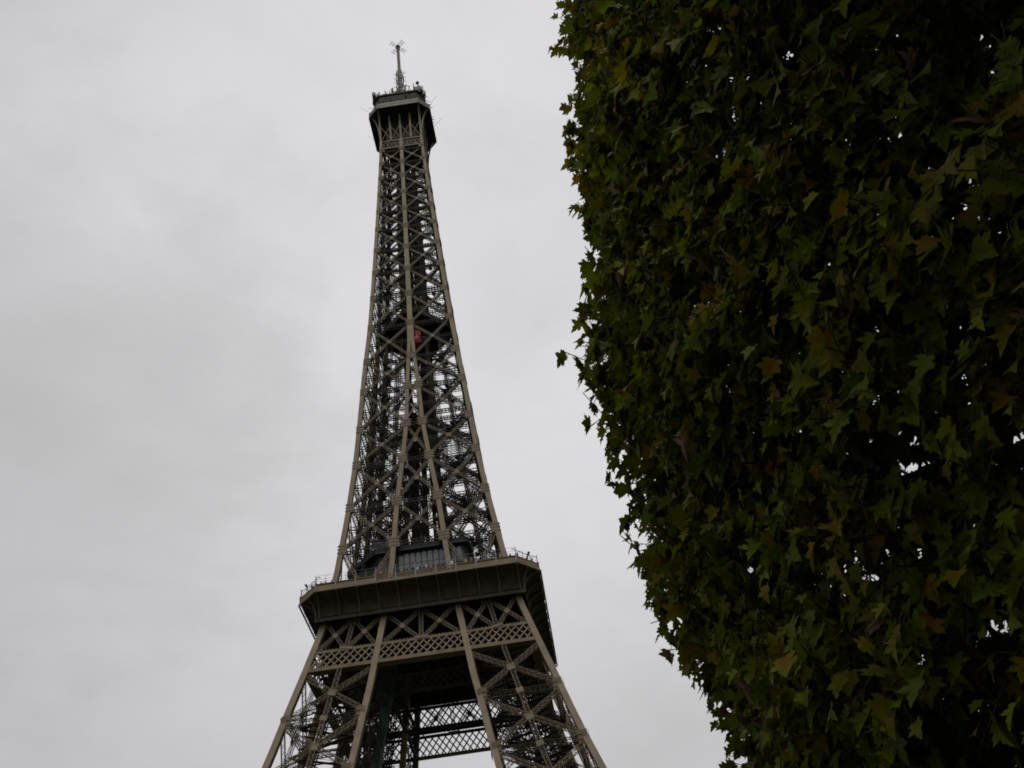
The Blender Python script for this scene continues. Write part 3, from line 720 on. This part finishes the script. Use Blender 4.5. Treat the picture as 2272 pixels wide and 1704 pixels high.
m = MB(); m.bar((-5.9, -5.6, 281), (-5.9, -5.6, 284.4), .12, .12, (0, -1, 0)); m.ball((-5.9, -5.6, 284.7), .34); m.build('beacon_pole', BLACK, cab)
# campanile arches up to the mast foot
m = MB()
for q in ((-1, -1), (1, -1), (1, 1), (-1, 1)):
    pts = [np.array((q[0]*5.6*(1-math.sin(t))**.9+q[0]*.9*math.sin(t), q[1]*5.6*(1-math.sin(t))**.9+q[1]*.9*math.sin(t), 281.3+8.4*(1-math.cos(t)))) for t in np.linspace(0, math.pi/2, 9)]
    for a, b in zip(pts, pts[1:]): m.bar(a, b, .6, .5, (q[0], -q[1], 0))
m.prism(octagon(3.4, 2.2, 283.4), (0, 0, 3.2)); m.prism(octagon(2.6, 1.6, 286.6), (0, 0, 2.6)); m.prism(octagon(1.9, 1.2, 289.2), (0, 0, 2.0))
m.build('campanile', IRON_SHADED, cab)
# antenna mast
m = MB()
m.girder((0, 0, 289), (0, 0, 303.5), (0, -1, 0), 1.3, 1.3, .22, .1, .9, cross=True)
mast = m.build('antenna_mast', MASTP, tower)
pn = MB()
for i in range(12):
    z = 290.2+1.08*i
    for a in (0, 1, 2, 3):
        d = np.array((math.cos(a*math.pi/2+.3), math.sin(a*math.pi/2+.3), 0)); e = np.cross(d, (0, 0, 1)); R_ = .98+.12*math.sin(i*1.7)
        pn.bar(d*R_+(0, 0, z-.42), d*R_+(0, 0, z+.42), 1.15, .16, d)
        if (i+a) % 2: pn.bar(d*R_+e*.4+(0, 0, z), d*(R_+.75)+e*.55+(0, 0, z+.3), .07, .07, (0, 0, 1)); pn.bar(d*(R_+.5)+e*.3+(0, 0, z-.1), d*(R_+.6)+e*.9+(0, 0, z+.4), .06, .06, (0, 0, 1))
pn.build('antenna_panels', PANEL, mast)
m = MB(); m.girder((0, 0, 303.3), (0, 0, 315.6), (0, -1, 0), .78, .78, .17, .1, .55, cross=True); m.tube([(0, 0, 303), (0, 0, 316)], .13, 8)
for z in np.arange(303.6, 315, .62): m.bar((-.46, 0, z), (.46, 0, z), .12, .92, (0, 0, 1))
m.build('upper_mast', MASTP, mast)
m = MB(); m.ball((0, 0, 316.3), .75, 10, 6, 1.0); m.bar((0, 0, 316), (0, 0, 318.6), .08, .08, (0, -1, 0))
for a in (45, 135, 225, 315):
    d = np.array((math.cos(R(a)), math.sin(R(a)), 0)); e = np.cross(d, (0, 0, 1))
    for s in (-.32, .32):
        m.bar(d*.3+e*s+(0, 0, 315.9), d*2.55+e*s+(0, 0, 316.3), .09, .09, (0, 0, 1))
    for r_ in (1.6, 2.5): m.bar(d*r_-e*.85+(0, 0, 316.2), d*r_+e*.85+(0, 0, 316.2), .08, .08, (0, 0, 1))
    m.bar(d*.5+(0, 0, 314.6), d*.6+(0, 0, 316.6), .35, .12, d)
m.build('mast_crown', PANEL, mast)

# ================================================================== red lift cabin hanging in the shaft
lift = empty('lift_cabin', (.55, -5.0, 187.0)); tag(lift, 'red lift cabin hanging inside the lattice below the dark intermediate platform', 'lift')
m = MB(); m.box((0, 0, 1.9), (2.2, 2.0, 3.2)); m.box((0, 0, .15), (2.4, 2.2, .3)); m.build('cabin_body', RED, lift)
m = MB(); m.prism([(-1.2, -1.1, 3.5), (1.2, -1.1, 3.5), (1.2, 1.1, 3.5), (-1.2, 1.1, 3.5)], (0, 0, .25)); m.prism([(-.8, -.7, 3.75), (.8, -.7, 3.75), (.8, .7, 3.75), (-.8, .7, 3.75)], (0, 0, .5))
m.build('cabin_roof', RED, lift)
for x in (-.66, 0, .66):
    m = MB(); m.box((x, -1.02, 2.5), (.44, .06, 1.2)); m.build('window', BLACK, lift)
for x in (-.2, .5):
    m = MB(); m.tube([(x, -1.0, 1.35), (x, -1.1, 1.35)], .2, 10); m.build('lamp', WHITEP, lift)
m = MB()
for x in (-.5, .5): m.bar((x, 0, 4.2), (x, 0, 6.2), .06, .06, (0, -1, 0))
m.build('cable', BLACK, lift)

# ================================================================== plane tree
TREE = np.array((30.10, -191.39, 0.0))
# clipped crown: an oval in plan, longer along the row than across it
AX_A, AX_B = 1.617, 0.928
A1 = np.array((-.2228, .9749, 0.0)); A2 = np.array((.9749, .2228, 0.0))
PROFZ = [2.5, 3.1, 4.2, 5.57, 6.3, 7.2, 8.3, 9.5, 10.8, 12.0, 14.0, 16.3, 17.5, 19.0, 20.2, 20.9]
PROFR = [2.1, 3.05, 3.48, 3.67, 3.80, 4.01, 4.11, 4.13, 4.11, 3.90, 3.74, 3.49, 3.40, 2.9, 1.9, .5]
def crown_r(z, th):
    b = np.interp(z, PROFZ, PROFR)
    return b + .05*np.sin(3*th+1.3*z) + .07*np.sin(9*th-2.1*z+1) + .06*np.sin(2.9*z+5*th) - .12
def crown_pt(r, z, th):
    r, z, th = [np.asarray(v, float) for v in (r, z, th)]
    return (r*AX_A*np.cos(th))[..., None]*A1 + (r*AX_B*np.sin(th))[..., None]*A2 + z[..., None]*np.array((0, 0, 1.0))
def crown_out(th):
    th = np.asarray(th, float); v = (np.cos(th)/AX_A)[..., None]*A1 + (np.sin(th)/AX_B)[..., None]*A2
    return v/np.linalg.norm(v, axis=-1, keepdims=True)

# leaf outline: five pointed toothed lobes, unit width, base at origin, tip along +y
half = [(0.0, -.02), (.10, -.10), (.22, -.07), (.38, -.12), (.43, -.02), (.57, .05), (.47, .11), (.40, .19), (.46, .27), (.56, .29), (.57, .39), (.67, .50), (.51, .52), (.45, .57), (.30, .55), (.26, .64), (.29, .73), (.17, .80), (.12, .91)]
OUT = half + [(0.0, 1.05)] + [(-x, y) for x, y in half[:0:-1]]
OUT = np.array(OUT); NO = len(OUT)
CEN = np.array((0.0, .22))
TV = np.concatenate([OUT, [CEN]])
FAN = np.array([[NO, i, (i+1) % NO] for i in range(NO)])
halfb = [(0.0, -.02), (.10, -.11), (.20, -.07), (.36, -.14), (.41, -.02), (.56, .04), (.40, .11), (.33, .19), (.40, .27), (.52, .28), (.53, .38), (.68, .50), (.49, .51), (.42, .56), (.26, .51), (.22, .62), (.27, .71), (.15, .79), (.11, .92)]
TVB = np.concatenate([np.array(halfb + [(0.0, 1.08)] + [(-x, y) for x, y in halfb[:0:-1]]), [CEN]])
half2 = [(0.0, -.02), (.36, -.12), (.55, .06), (.40, .19), (.64, .50), (.28, .57)]
OUT2 = np.array(half2 + [(0.0, 1.05)] + [(-x, y) for x, y in half2[:0:-1]]); N2 = len(OUT2)
TV2 = np.concatenate([OUT2, [CEN]]); FAN2 = np.array([[N2, i, (i+1) % N2] for i in range(N2)])

def unit(v): return v/(np.linalg.norm(v, axis=-1, keepdims=True)+1e-9)
def leaf_batch(pos, tip, nor, size, colr, kind, tv, fan):
    n = len(pos); tip = unit(tip); nor = unit(nor - tip*np.sum(nor*tip, 1, keepdims=True)); sd = np.cross(tip, nor)
    fold = rng.uniform(.05, .5, n)[:, None]; curl = rng.uniform(-.1, .55, n)[:, None]; twist = rng.uniform(-.25, .25, n)[:, None]
    wav = rng.uniform(-.025, .025, (n, len(tv)))
    x = tv[None, :, 0]*np.ones((n, 1)); y = tv[None, :, 1]*np.ones((n, 1))
    dead = (kind == 2)[:, None]
    curl = np.where(dead, curl*2.2+.5, curl); fold = np.where(dead, fold+1.1, fold)
    z = fold*np.abs(x) - curl*y*y*.8 + twist*x*y + wav*(np.abs(x)+np.abs(y-.2))
    x = x*np.where(dead, .55, 1.0)
    P = pos[:, None, :] + size[:, None, None]*(x[..., None]*sd[:, None] + y[..., None]*tip[:, None] + z[..., None]*nor[:, None])
    rad = np.sqrt(tv[:, 0]**2+(tv[:, 1]-.1)**2); vein = np.clip(1-rad/.62, 0, 1)[None, :, None]
    green, rust = colr
    wgt = np.clip(rust[:, None, None]*(0.25+1.1*vein), 0, 1)
    c = green[:, None, :]*(1-wgt) + np.array((.200, .085, .005))*wgt
    return P, c, fan
def build_leaves(name, batches, mat, parent):
    V, I, C, base = [], [], [], 0
    for P, c, fan in batches:
        n, k = P.shape[:2]; V.append(P.reshape(-1, 3)); C.append(c.reshape(-1, 3))
        I.append((base + k*np.arange(n)[:, None, None] + fan[None]).reshape(-1)); base += n*k
    V = np.concatenate(V); I = np.concatenate(I).astype(np.int32); C = np.concatenate(C)
    o = raw_mesh(name, V, I, np.full(len(I)//3, 3, np.int32), mat, parent, smooth=True)
    a = o.data.color_attributes.new('leaf_colour', 'FLOAT_COLOR', 'POINT')
    a.data.foreach_set('color', np.concatenate([C, np.ones((len(C), 1))], 1).astype(np.float32).ravel())
    return o

LEAF = bpy.data.materials.new('plane_leaf'); LEAF.use_nodes = True
n_, l_ = LEAF.node_tree.nodes, LEAF.node_tree.links
bs = n_['Principled BSDF']; bs.inputs['Roughness'].default_value = .55; bs.inputs['Specular IOR Level'].default_value = .07
at = n_.new('ShaderNodeAttribute'); at.attribute_name = 'leaf_colour'
tcn = n_.new('ShaderNodeTexCoord'); nz = n_.new('ShaderNodeTexNoise'); nz.inputs['Scale'].default_value = 22; nz.inputs['Detail'].default_value = 4
mr = n_.new('ShaderNodeMapRange'); mr.inputs['To Min'].default_value = .65; mr.inputs['To Max'].default_value = 1.4
vm = n_.new('ShaderNodeVectorMath'); vm.operation = 'SCALE'
geo = n_.new('ShaderNodeNewGeometry'); pale = n_.new('ShaderNodeMixRGB'); pale.blend_type = 'MIX'
pale.inputs['Color2'].default_value = (.036, .047, .014, 1)
ba = n_.new('ShaderNodeMath'); ba.operation = 'MULTIPLY'; ba.inputs[1].default_value = .5
l_.new(tcn.outputs['Object'], nz.inputs['Vector']); l_.new(nz.outputs['Fac'], mr.inputs['Value'])
l_.new(at.outputs['Color'], vm.inputs[0]); l_.new(mr.outputs['Result'], vm.inputs['Scale'])
l_.new(geo.outputs['Backfacing'], ba.inputs[0]); l_.new(ba.outputs[0], pale.inputs['Fac']); l_.new(vm.outputs['Vector'], pale.inputs['Color1'])
l_.new(pale.outputs['Color'], bs.inputs['Base Color'])
tr = n_.new('ShaderNodeBsdfTranslucent'); l_.new(vm.outputs['Vector'], tr.inputs['Color'])
ms = n_.new('ShaderNodeMixShader'); ms.inputs['Fac'].default_value = .36
l_.new(bs.outputs['BSDF'], ms.inputs[1]); l_.new(tr.outputs['BSDF'], ms.inputs[2]); l_.new(ms.outputs['Shader'], n_['Material Output'].inputs['Surface'])

def make_tree():
    root = empty('plane_tree', tuple(TREE))
    # shoots: sample the crown shell
    NS = 15000
    zz = rng.uniform(2.6, 20.8, NS*3); th = rng.uniform(-math.pi, math.pi, NS*3)
    rr = crown_r(zz, th); gap = np.sin(5.1*th+1.7*zz)+np.sin(3.3*zz-4*th+2)+np.sin(9*th+2.9*zz+.7)+np.sin(4.7*zz+1.1)
    keep = rng.uniform(0, 4.4, NS*3) < (rr+.5)*np.where(gap > 2.0, .6, 1.0)*np.where((crown_out(th) @ np.array((-.45, -.89, 0)) > -.35), 1.0, .5); zz, th, rr = zz[keep][:NS], th[keep][:NS], rr[keep][:NS]
    n = len(zz)
    depth = np.abs(rng.normal(0, .36, n)) + .04
    depth = np.where(rng.uniform(0, 1, n) < .014, -rng.uniform(.04, .15, n), depth)
    inner = rng.uniform(0, 1, n) < .16; depth = np.where(inner, rng.uniform(.8, 3.0, n), depth)
    r = np.maximum(rr-depth, .2)
    rad = crown_out(th)
    up_ = np.array((0, 0, 1.0))
    slope = np.interp(zz, [2.7, 5, 10, 16, 18.5, 20.5], [-.9, -.35, .05, .25, .8, 1.6])[:, None]
    outw = unit(rad + slope*up_)
    tip_p = crown_pt(r, zz, th)
    sdir = unit(outw*.9 + up_*rng.uniform(-.1, .7, n)[:, None] + rng.normal(0, .45, (n, 3)))
    dd = np.sum(sdir*outw, 1, keepdims=True); sdir = unit(np.where(dd < .35, sdir+outw*(.6-dd), sdir))
    slen = rng.uniform(.4, .8, n)
    base_p = tip_p - sdir*slen[:, None]
    # leaves along each shoot
    L = 8
    t = (np.arange(L)[None, :]+rng.uniform(0, .7, (n, L)))/L
    pos = base_p[:, None, :] + sdir[:, None, :]*(slen[:, None]*t)[..., None]
    N = n*L
    pos = pos.reshape(-1, 3); ow = np.repeat(outw, L, 0)
    spin = unit(rng.normal(0, 1, (N, 3)))
    tipd = unit(ow*.42 + np.array((0, 0, -.75)) + spin*.62)
    nord = ow*.9 + np.array((0, 0, .36)) + rng.normal(0, .36, (N, 3))
    pet = tipd*.4 + spin*.6 + np.array((0, 0, .2)); pet = unit(pet)
    stalk0 = pos; pos = pos + pet*rng.uniform(.03, .11, N)[:, None]
    size = .07+.125*rng.beta(2.0, 1.8, N)
    size = np.where(np.repeat(t.reshape(-1)[:, None], 1, 1)[:, 0] > .85, size*.75, size)
    clump = np.repeat(rng.normal(0, 1, n), L)
    lum = np.clip(1+.22*rng.normal(0, 1, N)+.12*clump, .5, 1.7); hue = np.clip(rng.normal(0, .12, N), -.2, .3)
    g = np.stack([.087*lum*(1+hue), .113*lum, .0034*lum], 1)
    rust = np.clip(rng.normal(.13, .28, N)+.22*clump, 0, 1)
    kind = (rng.uniform(0, 1, N) < .012)*2; rust = np.where(kind == 2, 0.2, rust); g = np.where((kind == 2)[:, None], np.array((.17, .115, .075)), g)
    deep = np.repeat(inner | (rad @ np.array((-.45, -.89, 0)) < -.35), L)
    B = []
    pick = rng.uniform(0, 1, N) < .4
    for a, tv_ in (((~deep) & pick, TV), ((~deep) & ~pick, TVB)):
        B.append(leaf_batch(pos[a], tipd[a], nord[a], size[a], (g[a], rust[a]), kind[a], tv_, FAN))
    B.append(leaf_batch(pos[deep], tipd[deep], nord[deep], size[deep]*1.15, (g[deep], rust[deep]), kind[deep], TV2, FAN2))
    build_leaves('crown', B, LEAF, root)
    # trunk and limbs
    m = MB()
    m.tube([(0, 0, -.1), (.02, 0, .5), (.0, .03, 2.2), (.05, .0, 4.5), (.0, .05, 8.0), (.05, 0, 12), (0, 0, 18.2)], [.40, .31, .27, .24, .18, .12, .04], 12)
    for i in range(64):
        z0 = 2.6+14.5*i/64+rng.uniform(-.3, .3); a = i*2.4+rng.uniform(-.4, .4); z1 = min(z0+rng.uniform(.8, 2.6), 19.6)
        R1 = max(.4, float(crown_r(z1, a))-.55); zl = lambda q: z0+(z1-z0)*q
        j_ = lambda: rng.normal(0, .10, 3)
        p = [np.array((0, 0, z0)), crown_pt(R1*.2, zl(.22), a-.1)+j_(), crown_pt(R1*.42, zl(.40), a+.05)+j_(), crown_pt(R1*.62, zl(.66), a+.14)+j_(), crown_pt(R1*.82, zl(.84), a+.04)+j_(), crown_pt(R1, z1, a)]
        m.tube(p, [.075, .058, .042, .026, .014, .006], 6)
        for j in range(8):
            k = int(rng.integers(2, 5)); b0 = p[k]+(p[k+1]-p[k])*rng.uniform(0, 1)
            a2 = a+rng.uniform(-.7, .7); z2 = b0[2]+rng.uniform(-.2, 1.2); R2 = max(.4, float(crown_r(z2, a2))-.25)
            e = crown_pt(R2, z2, a2); m1 = b0+(e-b0)*.35+rng.normal(0, .12, 3); m2 = b0+(e-b0)*.7+rng.normal(0, .12, 3)
            m.tube([b0, m1, m2, e], [.014, .010, .007, .003], 5)
    tr_ = m.build('trunk', BARK, root, smooth=True)
    tw = MB()
    for i in range(0, n, 1):
        if inner[i]: continue
        tw.bar(base_p[i]-sdir[i]*.1, tip_p[i], .006, .006, (0, 0, 1))
    for i in np.nonzero(~deep)[0]: tw.bar(stalk0[i], pos[i], .0035, .0035, (0, 0, 1))
    tw.build('twigs', BARK, root)
    return root
tree = make_tree(); tag(tree, 'big plane tree with dark green and rusty leaves filling the right side', 'tree')

behind = copy_tree(tree); behind.location = (TREE[0]+.5, TREE[1]-10.2, 0); behind.rotation_euler = (0, 0, math.pi); behind['label'] = 'plane tree next in the row, beside the photographer and out of view'

def seed_sprig(zv, th, n, dr):
    p = crown_pt(float(crown_r(zv, th))+dr, zv, th); m = MB()
    inn = -crown_out(th)+np.array((0, 0, .25)); m.bar(p+inn*.6, p, .006, .006, (0, 0, 1))
    for i in range(n):
        q = p+np.array((0, 0, -.09*i-.02))+rng.normal(0, .012, 3); m.bar(p, q, .004, .004, (1, 0, 0)); m.ball(q, .021, 8, 6)
        p = q
    m.build('seed_balls', BARK, tree)

for a in ((10.4, 4.55, 3, .2), (11.6, 4.5, 2, .2), (16.0, 4.5, 2, .2), (8.0, 4.6, 2, .16)): seed_sprig(*a)

# ================================================================== visitors on the second platform
SKIN = material('skin', (.40, .25, .18), .6, .05, 2, .3)
HAIRS = [material('dark_hair', (.02, .015, .012), .6, .1, 5, .3), material('brown_hair', (.07, .04, .02), .6, .1, 5, .3), material('grey_hair', (.3, .29, .27), .6, .1, 5, .3), material('white_cap_cloth', (.75, .75, .74), .8, .03, 5, .2)]
def cloth(nm, c): return material(nm+'_cloth', c, .85, .08, 3, .15)
CL = {'black': cloth('black', (.012, .012, .014)), 'blue': cloth('blue', (.08, .14, .25)), 'red': cloth('red', (.35, .03, .03)), 'white': cloth('white', (.62, .62, .62)), 'grey': cloth('grey', (.16, .16, .17)), 'orange': cloth('orange', (.5, .14, .03)), 'beige': cloth('beige', (.38, .30, .2)), 'navy': cloth('navy', (.015, .02, .06)), 'green': cloth('green', (.05, .12, .05)), 'yellow': cloth('yellow', (.6, .42, .06)), 'pink': cloth('pink', (.5, .2, .22))}

def body_mesh(pose, top, legs):
    """one continuous figure grown from a skeleton with the skin modifier; facing -Y"""
    me = bpy.data.meshes.new('person'); bm = bmesh.new()
    J = {}; rad = []
    def v(name, p, r): J[name] = bm.verts.new(p); rad.append(r)
    v('pel', (0, 0, .95), .135)
    v('waist', (0, .01, 1.12), .125); v('chest', (0, .0, 1.32), .15); v('neck0', (0, .01, 1.47), .075); v('neck', (0, -.005, 1.53), .055); v('chin', (0, -.025, 1.58), .075); v('head', (0, -.02, 1.66), .10); v('crown', (0, -.01, 1.75), .075)
    for s, n in ((-1, 'l'), (1, 'r')):
        st = .12 if pose == 'stride' else 0
        v(n+'hip', (s*.09, 0, .88), .10); v(n+'knee', (s*.10, -.02-s*st, .48), .062); v(n+'ank', (s*.11, .02-s*st*1.2, .09), .042); v(n+'toe', (s*.12, -.14-s*st*1.2, .035), .035)
        v(n+'sho', (s*.18, .01, 1.42), .07)
        if pose == 'rail': e, w, h = (s*.27, -.08, 1.17), (s*.2, -.33, 1.06), (s*.17, -.42, 1.06)
        elif pose == 'camera': e, w, h = (s*.27, -.2, 1.25), (s*.1, -.3, 1.5), (s*.06, -.31, 1.57)
        elif pose == 'point' and s > 0: e, w, h = (s*.36, -.18, 1.4), (s*.48, -.4, 1.5), (s*.5, -.48, 1.52)
        else: e, w, h = (s*.25, .03, 1.14), (s*.26, -.05, .9), (s*.26, -.07, .81)
        v(n+'elb', e, .045); v(n+'wri', w, .032); v(n+'han', h, .036)
    E = [('pel', 'waist'), ('waist', 'chest'), ('chest', 'neck0'), ('neck0', 'neck'), ('neck', 'chin'), ('chin', 'head'), ('head', 'crown')]
    for n in 'lr': E += [('pel', n+'hip'), (n+'hip', n+'knee'), (n+'knee', n+'ank'), (n+'ank', n+'toe'), ('chest', n+'sho'), (n+'sho', n+'elb'), (n+'elb', n+'wri'), (n+'wri', n+'han')]
    for a, b in E: bm.edges.new((J[a], J[b]))
    hands = {n: (np.array(J[n+'han'].co), np.array(J[n+'han'].co-J[n+'wri'].co)) for n in 'lr'}
    bm.to_mesh(me); bm.free()
    o = bpy.data.objects.new('tmp', me); col.objects.link(o)
    md = o.modifiers.new('skin', 'SKIN'); md.use_smooth_shade = True; sb = o.modifiers.new('sub', 'SUBSURF'); sb.levels = 1
    for i, r in enumerate(rad): me.skin_vertices[0].data[i].radius = (r, r); me.skin_vertices[0].data[i].use_root = (i == 0)
    dg = bpy.context.evaluated_depsgraph_get(); ev = bpy.data.meshes.new_from_object(o.evaluated_get(dg))
    bpy.data.objects.remove(o)
    bm = bmesh.new(); bm.from_mesh(ev)
    # face: nose, eyes, ears; hands: four fingers and a thumb
    def blob(p, r, sc_=(1, 1, 1)):
        g = bmesh.ops.create_icosphere(bm, subdivisions=1, radius=r, matrix=Matrix.Translation(p) @ Matrix.Diagonal((*sc_, 1)))
        return [f for vv in g['verts'] for f in vv.link_faces]
    eyes = []
    blob((0, -.125, 1.645), .018, (.8, 1, 1.5))
    for s in (-1, 1): eyes += blob((s*.036, -.112, 1.675), .012); blob((s*.098, -.01, 1.655), .024, (.5, 1, 1.3))
    for n, s in (('l', -1), ('r', 1)):
        p, d = hands[n]; d = d/np.linalg.norm(d); e = np.cross(d, (0, 0, 1)); e = e/np.linalg.norm(e) if np.linalg.norm(e) > .2 else np.array((0, 1, 0.))
        for i in range(4):
            o_ = e*(.024-.016*i); ln = (.07, .085, .08, .06)[i]
            for t in (.3, .65, 1.0): blob(tuple(p+o_+d*(.02+ln*t)+np.array((0, -.012*t*t, 0))), .011)
        for t in (.4, 1.0): blob(tuple(p+e*(.03+.02*t)+d*(.0+.03*t)), .012)
    ev.materials.clear()
    for mm in (SKIN, CL[top], CL[legs], CL['black']): ev.materials.append(mm)
    es = set(eyes)
    for f in bm.faces:
        c = f.calc_center_median(); f.smooth = True; mi = 0
        if f in es: mi = 3
        elif c.z < .10: mi = 3
        elif c.z < .93 and abs(c.x) < .2: mi = 2
        elif c.z < 1.5:
            dl = min((c-Vector(hands[n][0])).length for n in 'lr'); mi = 0 if dl < .105 else 1
            if c.z > 1.485 and abs(c.x) < .09: mi = 0
        f.material_index = mi
    bm.to_mesh(ev); bm.free(); return ev
def hair_mesh(kind):
    m = MB(); m.ball((0, .005, 1.705), .112, 12, 8, .95)
    if kind == 'cap': m.prism([(-.08, -.09, 1.70), (.08, -.09, 1.70), (.05, -.2, 1.69), (-.05, -.2, 1.69)], (0, 0, .012))
    if kind == 'long': m.tube([(0, .06, 1.7), (0, .085, 1.58), (0, .085, 1.46)], [.09, .08, .05], 8)
    return m
bodies = {}
def person(x, y, face, pose, top, legs, hair, label, z=DECK+.36, sc_=1.0, hk='short'):
    key = (pose, top, legs)
    if key not in bodies: bodies[key] = body_mesh(*key)
    o = bpy.data.objects.new('person', bodies[key]); col.objects.link(o); o.location = (x, y, z); o.rotation_euler = (0, 0, face); o.scale = (sc_,)*3
    hair_mesh(hk).build('hair' if hk != 'cap' else 'cap', HAIRS[hair], o, smooth=True)
    return tag(o, label, 'person', 'visitors at the railing of the second platform')
YR = -21.2
V = [(-19.0, -20.0, .6, 'rail', 'black', 'navy', 0, 'person in black leaning on the railing at the far left corner of the platform'),
     (-18.2, -20.5, .3, 'rail', 'navy', 'grey', 1, 'person in navy at the left corner railing, second from the corner'),
     (-17.2, -20.7, .2, 'point', 'black', 'grey', 0, 'person in black and grey near the left corner, arm stretched out to the right'),
     (-16.4, -20.6, .8, 'rail', 'grey', 'black', 1, 'person in grey standing left of the outer left rafter'),
     (-15.5, -20.3, 0., 'stand', 'black', 'black', 0, 'person all in black standing tall, left one of the pair by the outer left rafter'),
     (-14.6, -20.3, .2, 'stand', 'navy', 'black', 0, 'person in navy and black, right one of the pair by the outer left rafter'),
     (-6.3, YR, .1, 'rail', 'orange', 'navy', 1, 'person in orange at the left end of the open lattice railing'),
     (-5.1, YR, -.2, 'rail', 'red', 'grey', 0, 'person in red beside the foot of the left inner rafter'),
     (-2.6, YR, .1, 'rail', 'beige', 'navy', 3, 'person with white cap and beige top alone at the lattice railing'),
     (-1.2, YR+.3, .4, 'stand', 'grey', 'navy', 1, 'person in grey and navy just right of the lone white cap'),
     (.3, YR, 0., 'rail', 'white', 'blue', 3, 'person in white with white cap at the middle of the lattice railing'),
     (1.1, YR, .1, 'rail', 'blue', 'grey', 0, 'person in blue beside the white cap at the middle railing'),
     (1.9, YR, -.1, 'camera', 'white', 'navy', 3, 'person in white top raising a camera at the middle railing'),
     (2.7, YR, .2, 'rail', 'pink', 'navy', 1, 'person in pink left of the tall fence post past the middle'),
     (3.6, YR, 0., 'rail', 'grey', 'blue', 2, 'grey haired person in grey and blue at the lattice railing'),
     (4.4, YR, .1, 'rail', 'red', 'navy', 0, 'person in red and navy left of the right inner rafter'),
     (5.4, YR, -.3, 'camera', 'blue', 'navy', 1, 'person in blue holding a camera in front of the right inner rafter'),
     (6.5, YR, .2, 'stand', 'white', 'beige', 2, 'person in white and beige at the right end of the lattice railing'),
     (8.2, YR, .1, 'rail', 'black', 'grey', 0, 'person in black first right of the lattice railing end'),
     (9.0, YR, .0, 'rail', 'yellow', 'navy', 1, 'person in yellow behind the right solid parapet'),
     (10.0, YR, .2, 'rail', 'grey', 'grey', 0, 'person all in grey behind the right solid parapet'),
     (10.9, YR, -.2, 'rail', 'red', 'black', 0, 'person in red and black behind the right solid parapet'),
     (11.8, YR, .1, 'camera', 'navy', 'grey', 1, 'person in navy with raised camera behind the right solid parapet'),
     (12.6, YR, .0, 'rail', 'blue', 'blue', 0, 'person all in blue behind the right solid parapet'),
     (13.4, YR, .3, 'rail', 'blue', 'black', 1, 'person in blue and black left of the outer right rafter'),
     (14.3, YR, -.1, 'rail', 'navy', 'navy', 0, 'person all in navy at the foot of the outer right rafter'),
     (15.2, YR, .1, 'rail', 'beige', 'grey', 2, 'grey haired person in beige at the outer right rafter'),
     (16.9, -20.8, -.5, 'stand', 'black', 'navy', 0, 'person in black and navy standing right of the outer right rafter'),
     (18.2, -20.5, -.6, 'rail', 'grey', 'navy', 1, 'person in grey leaning at the right corner railing'),
     (19.8, -19.2, -.7, 'rail', 'navy', 'beige', 0, 'person in navy and beige on the right chamfered corner'),
     (20.6, -18.3, -.8, 'rail', 'black', 'beige', 1, 'person in black and beige furthest right on the platform')]
for i, (x, y, f, ps, tp, lg, hr, lab) in enumerate(V):
    person(x, y, f, ps, tp, lg, hr, lab, sc_=1.0+.06*math.sin(i*2.3), hk='cap' if hr == 3 else ('long' if i % 3 == 1 else 'short'))
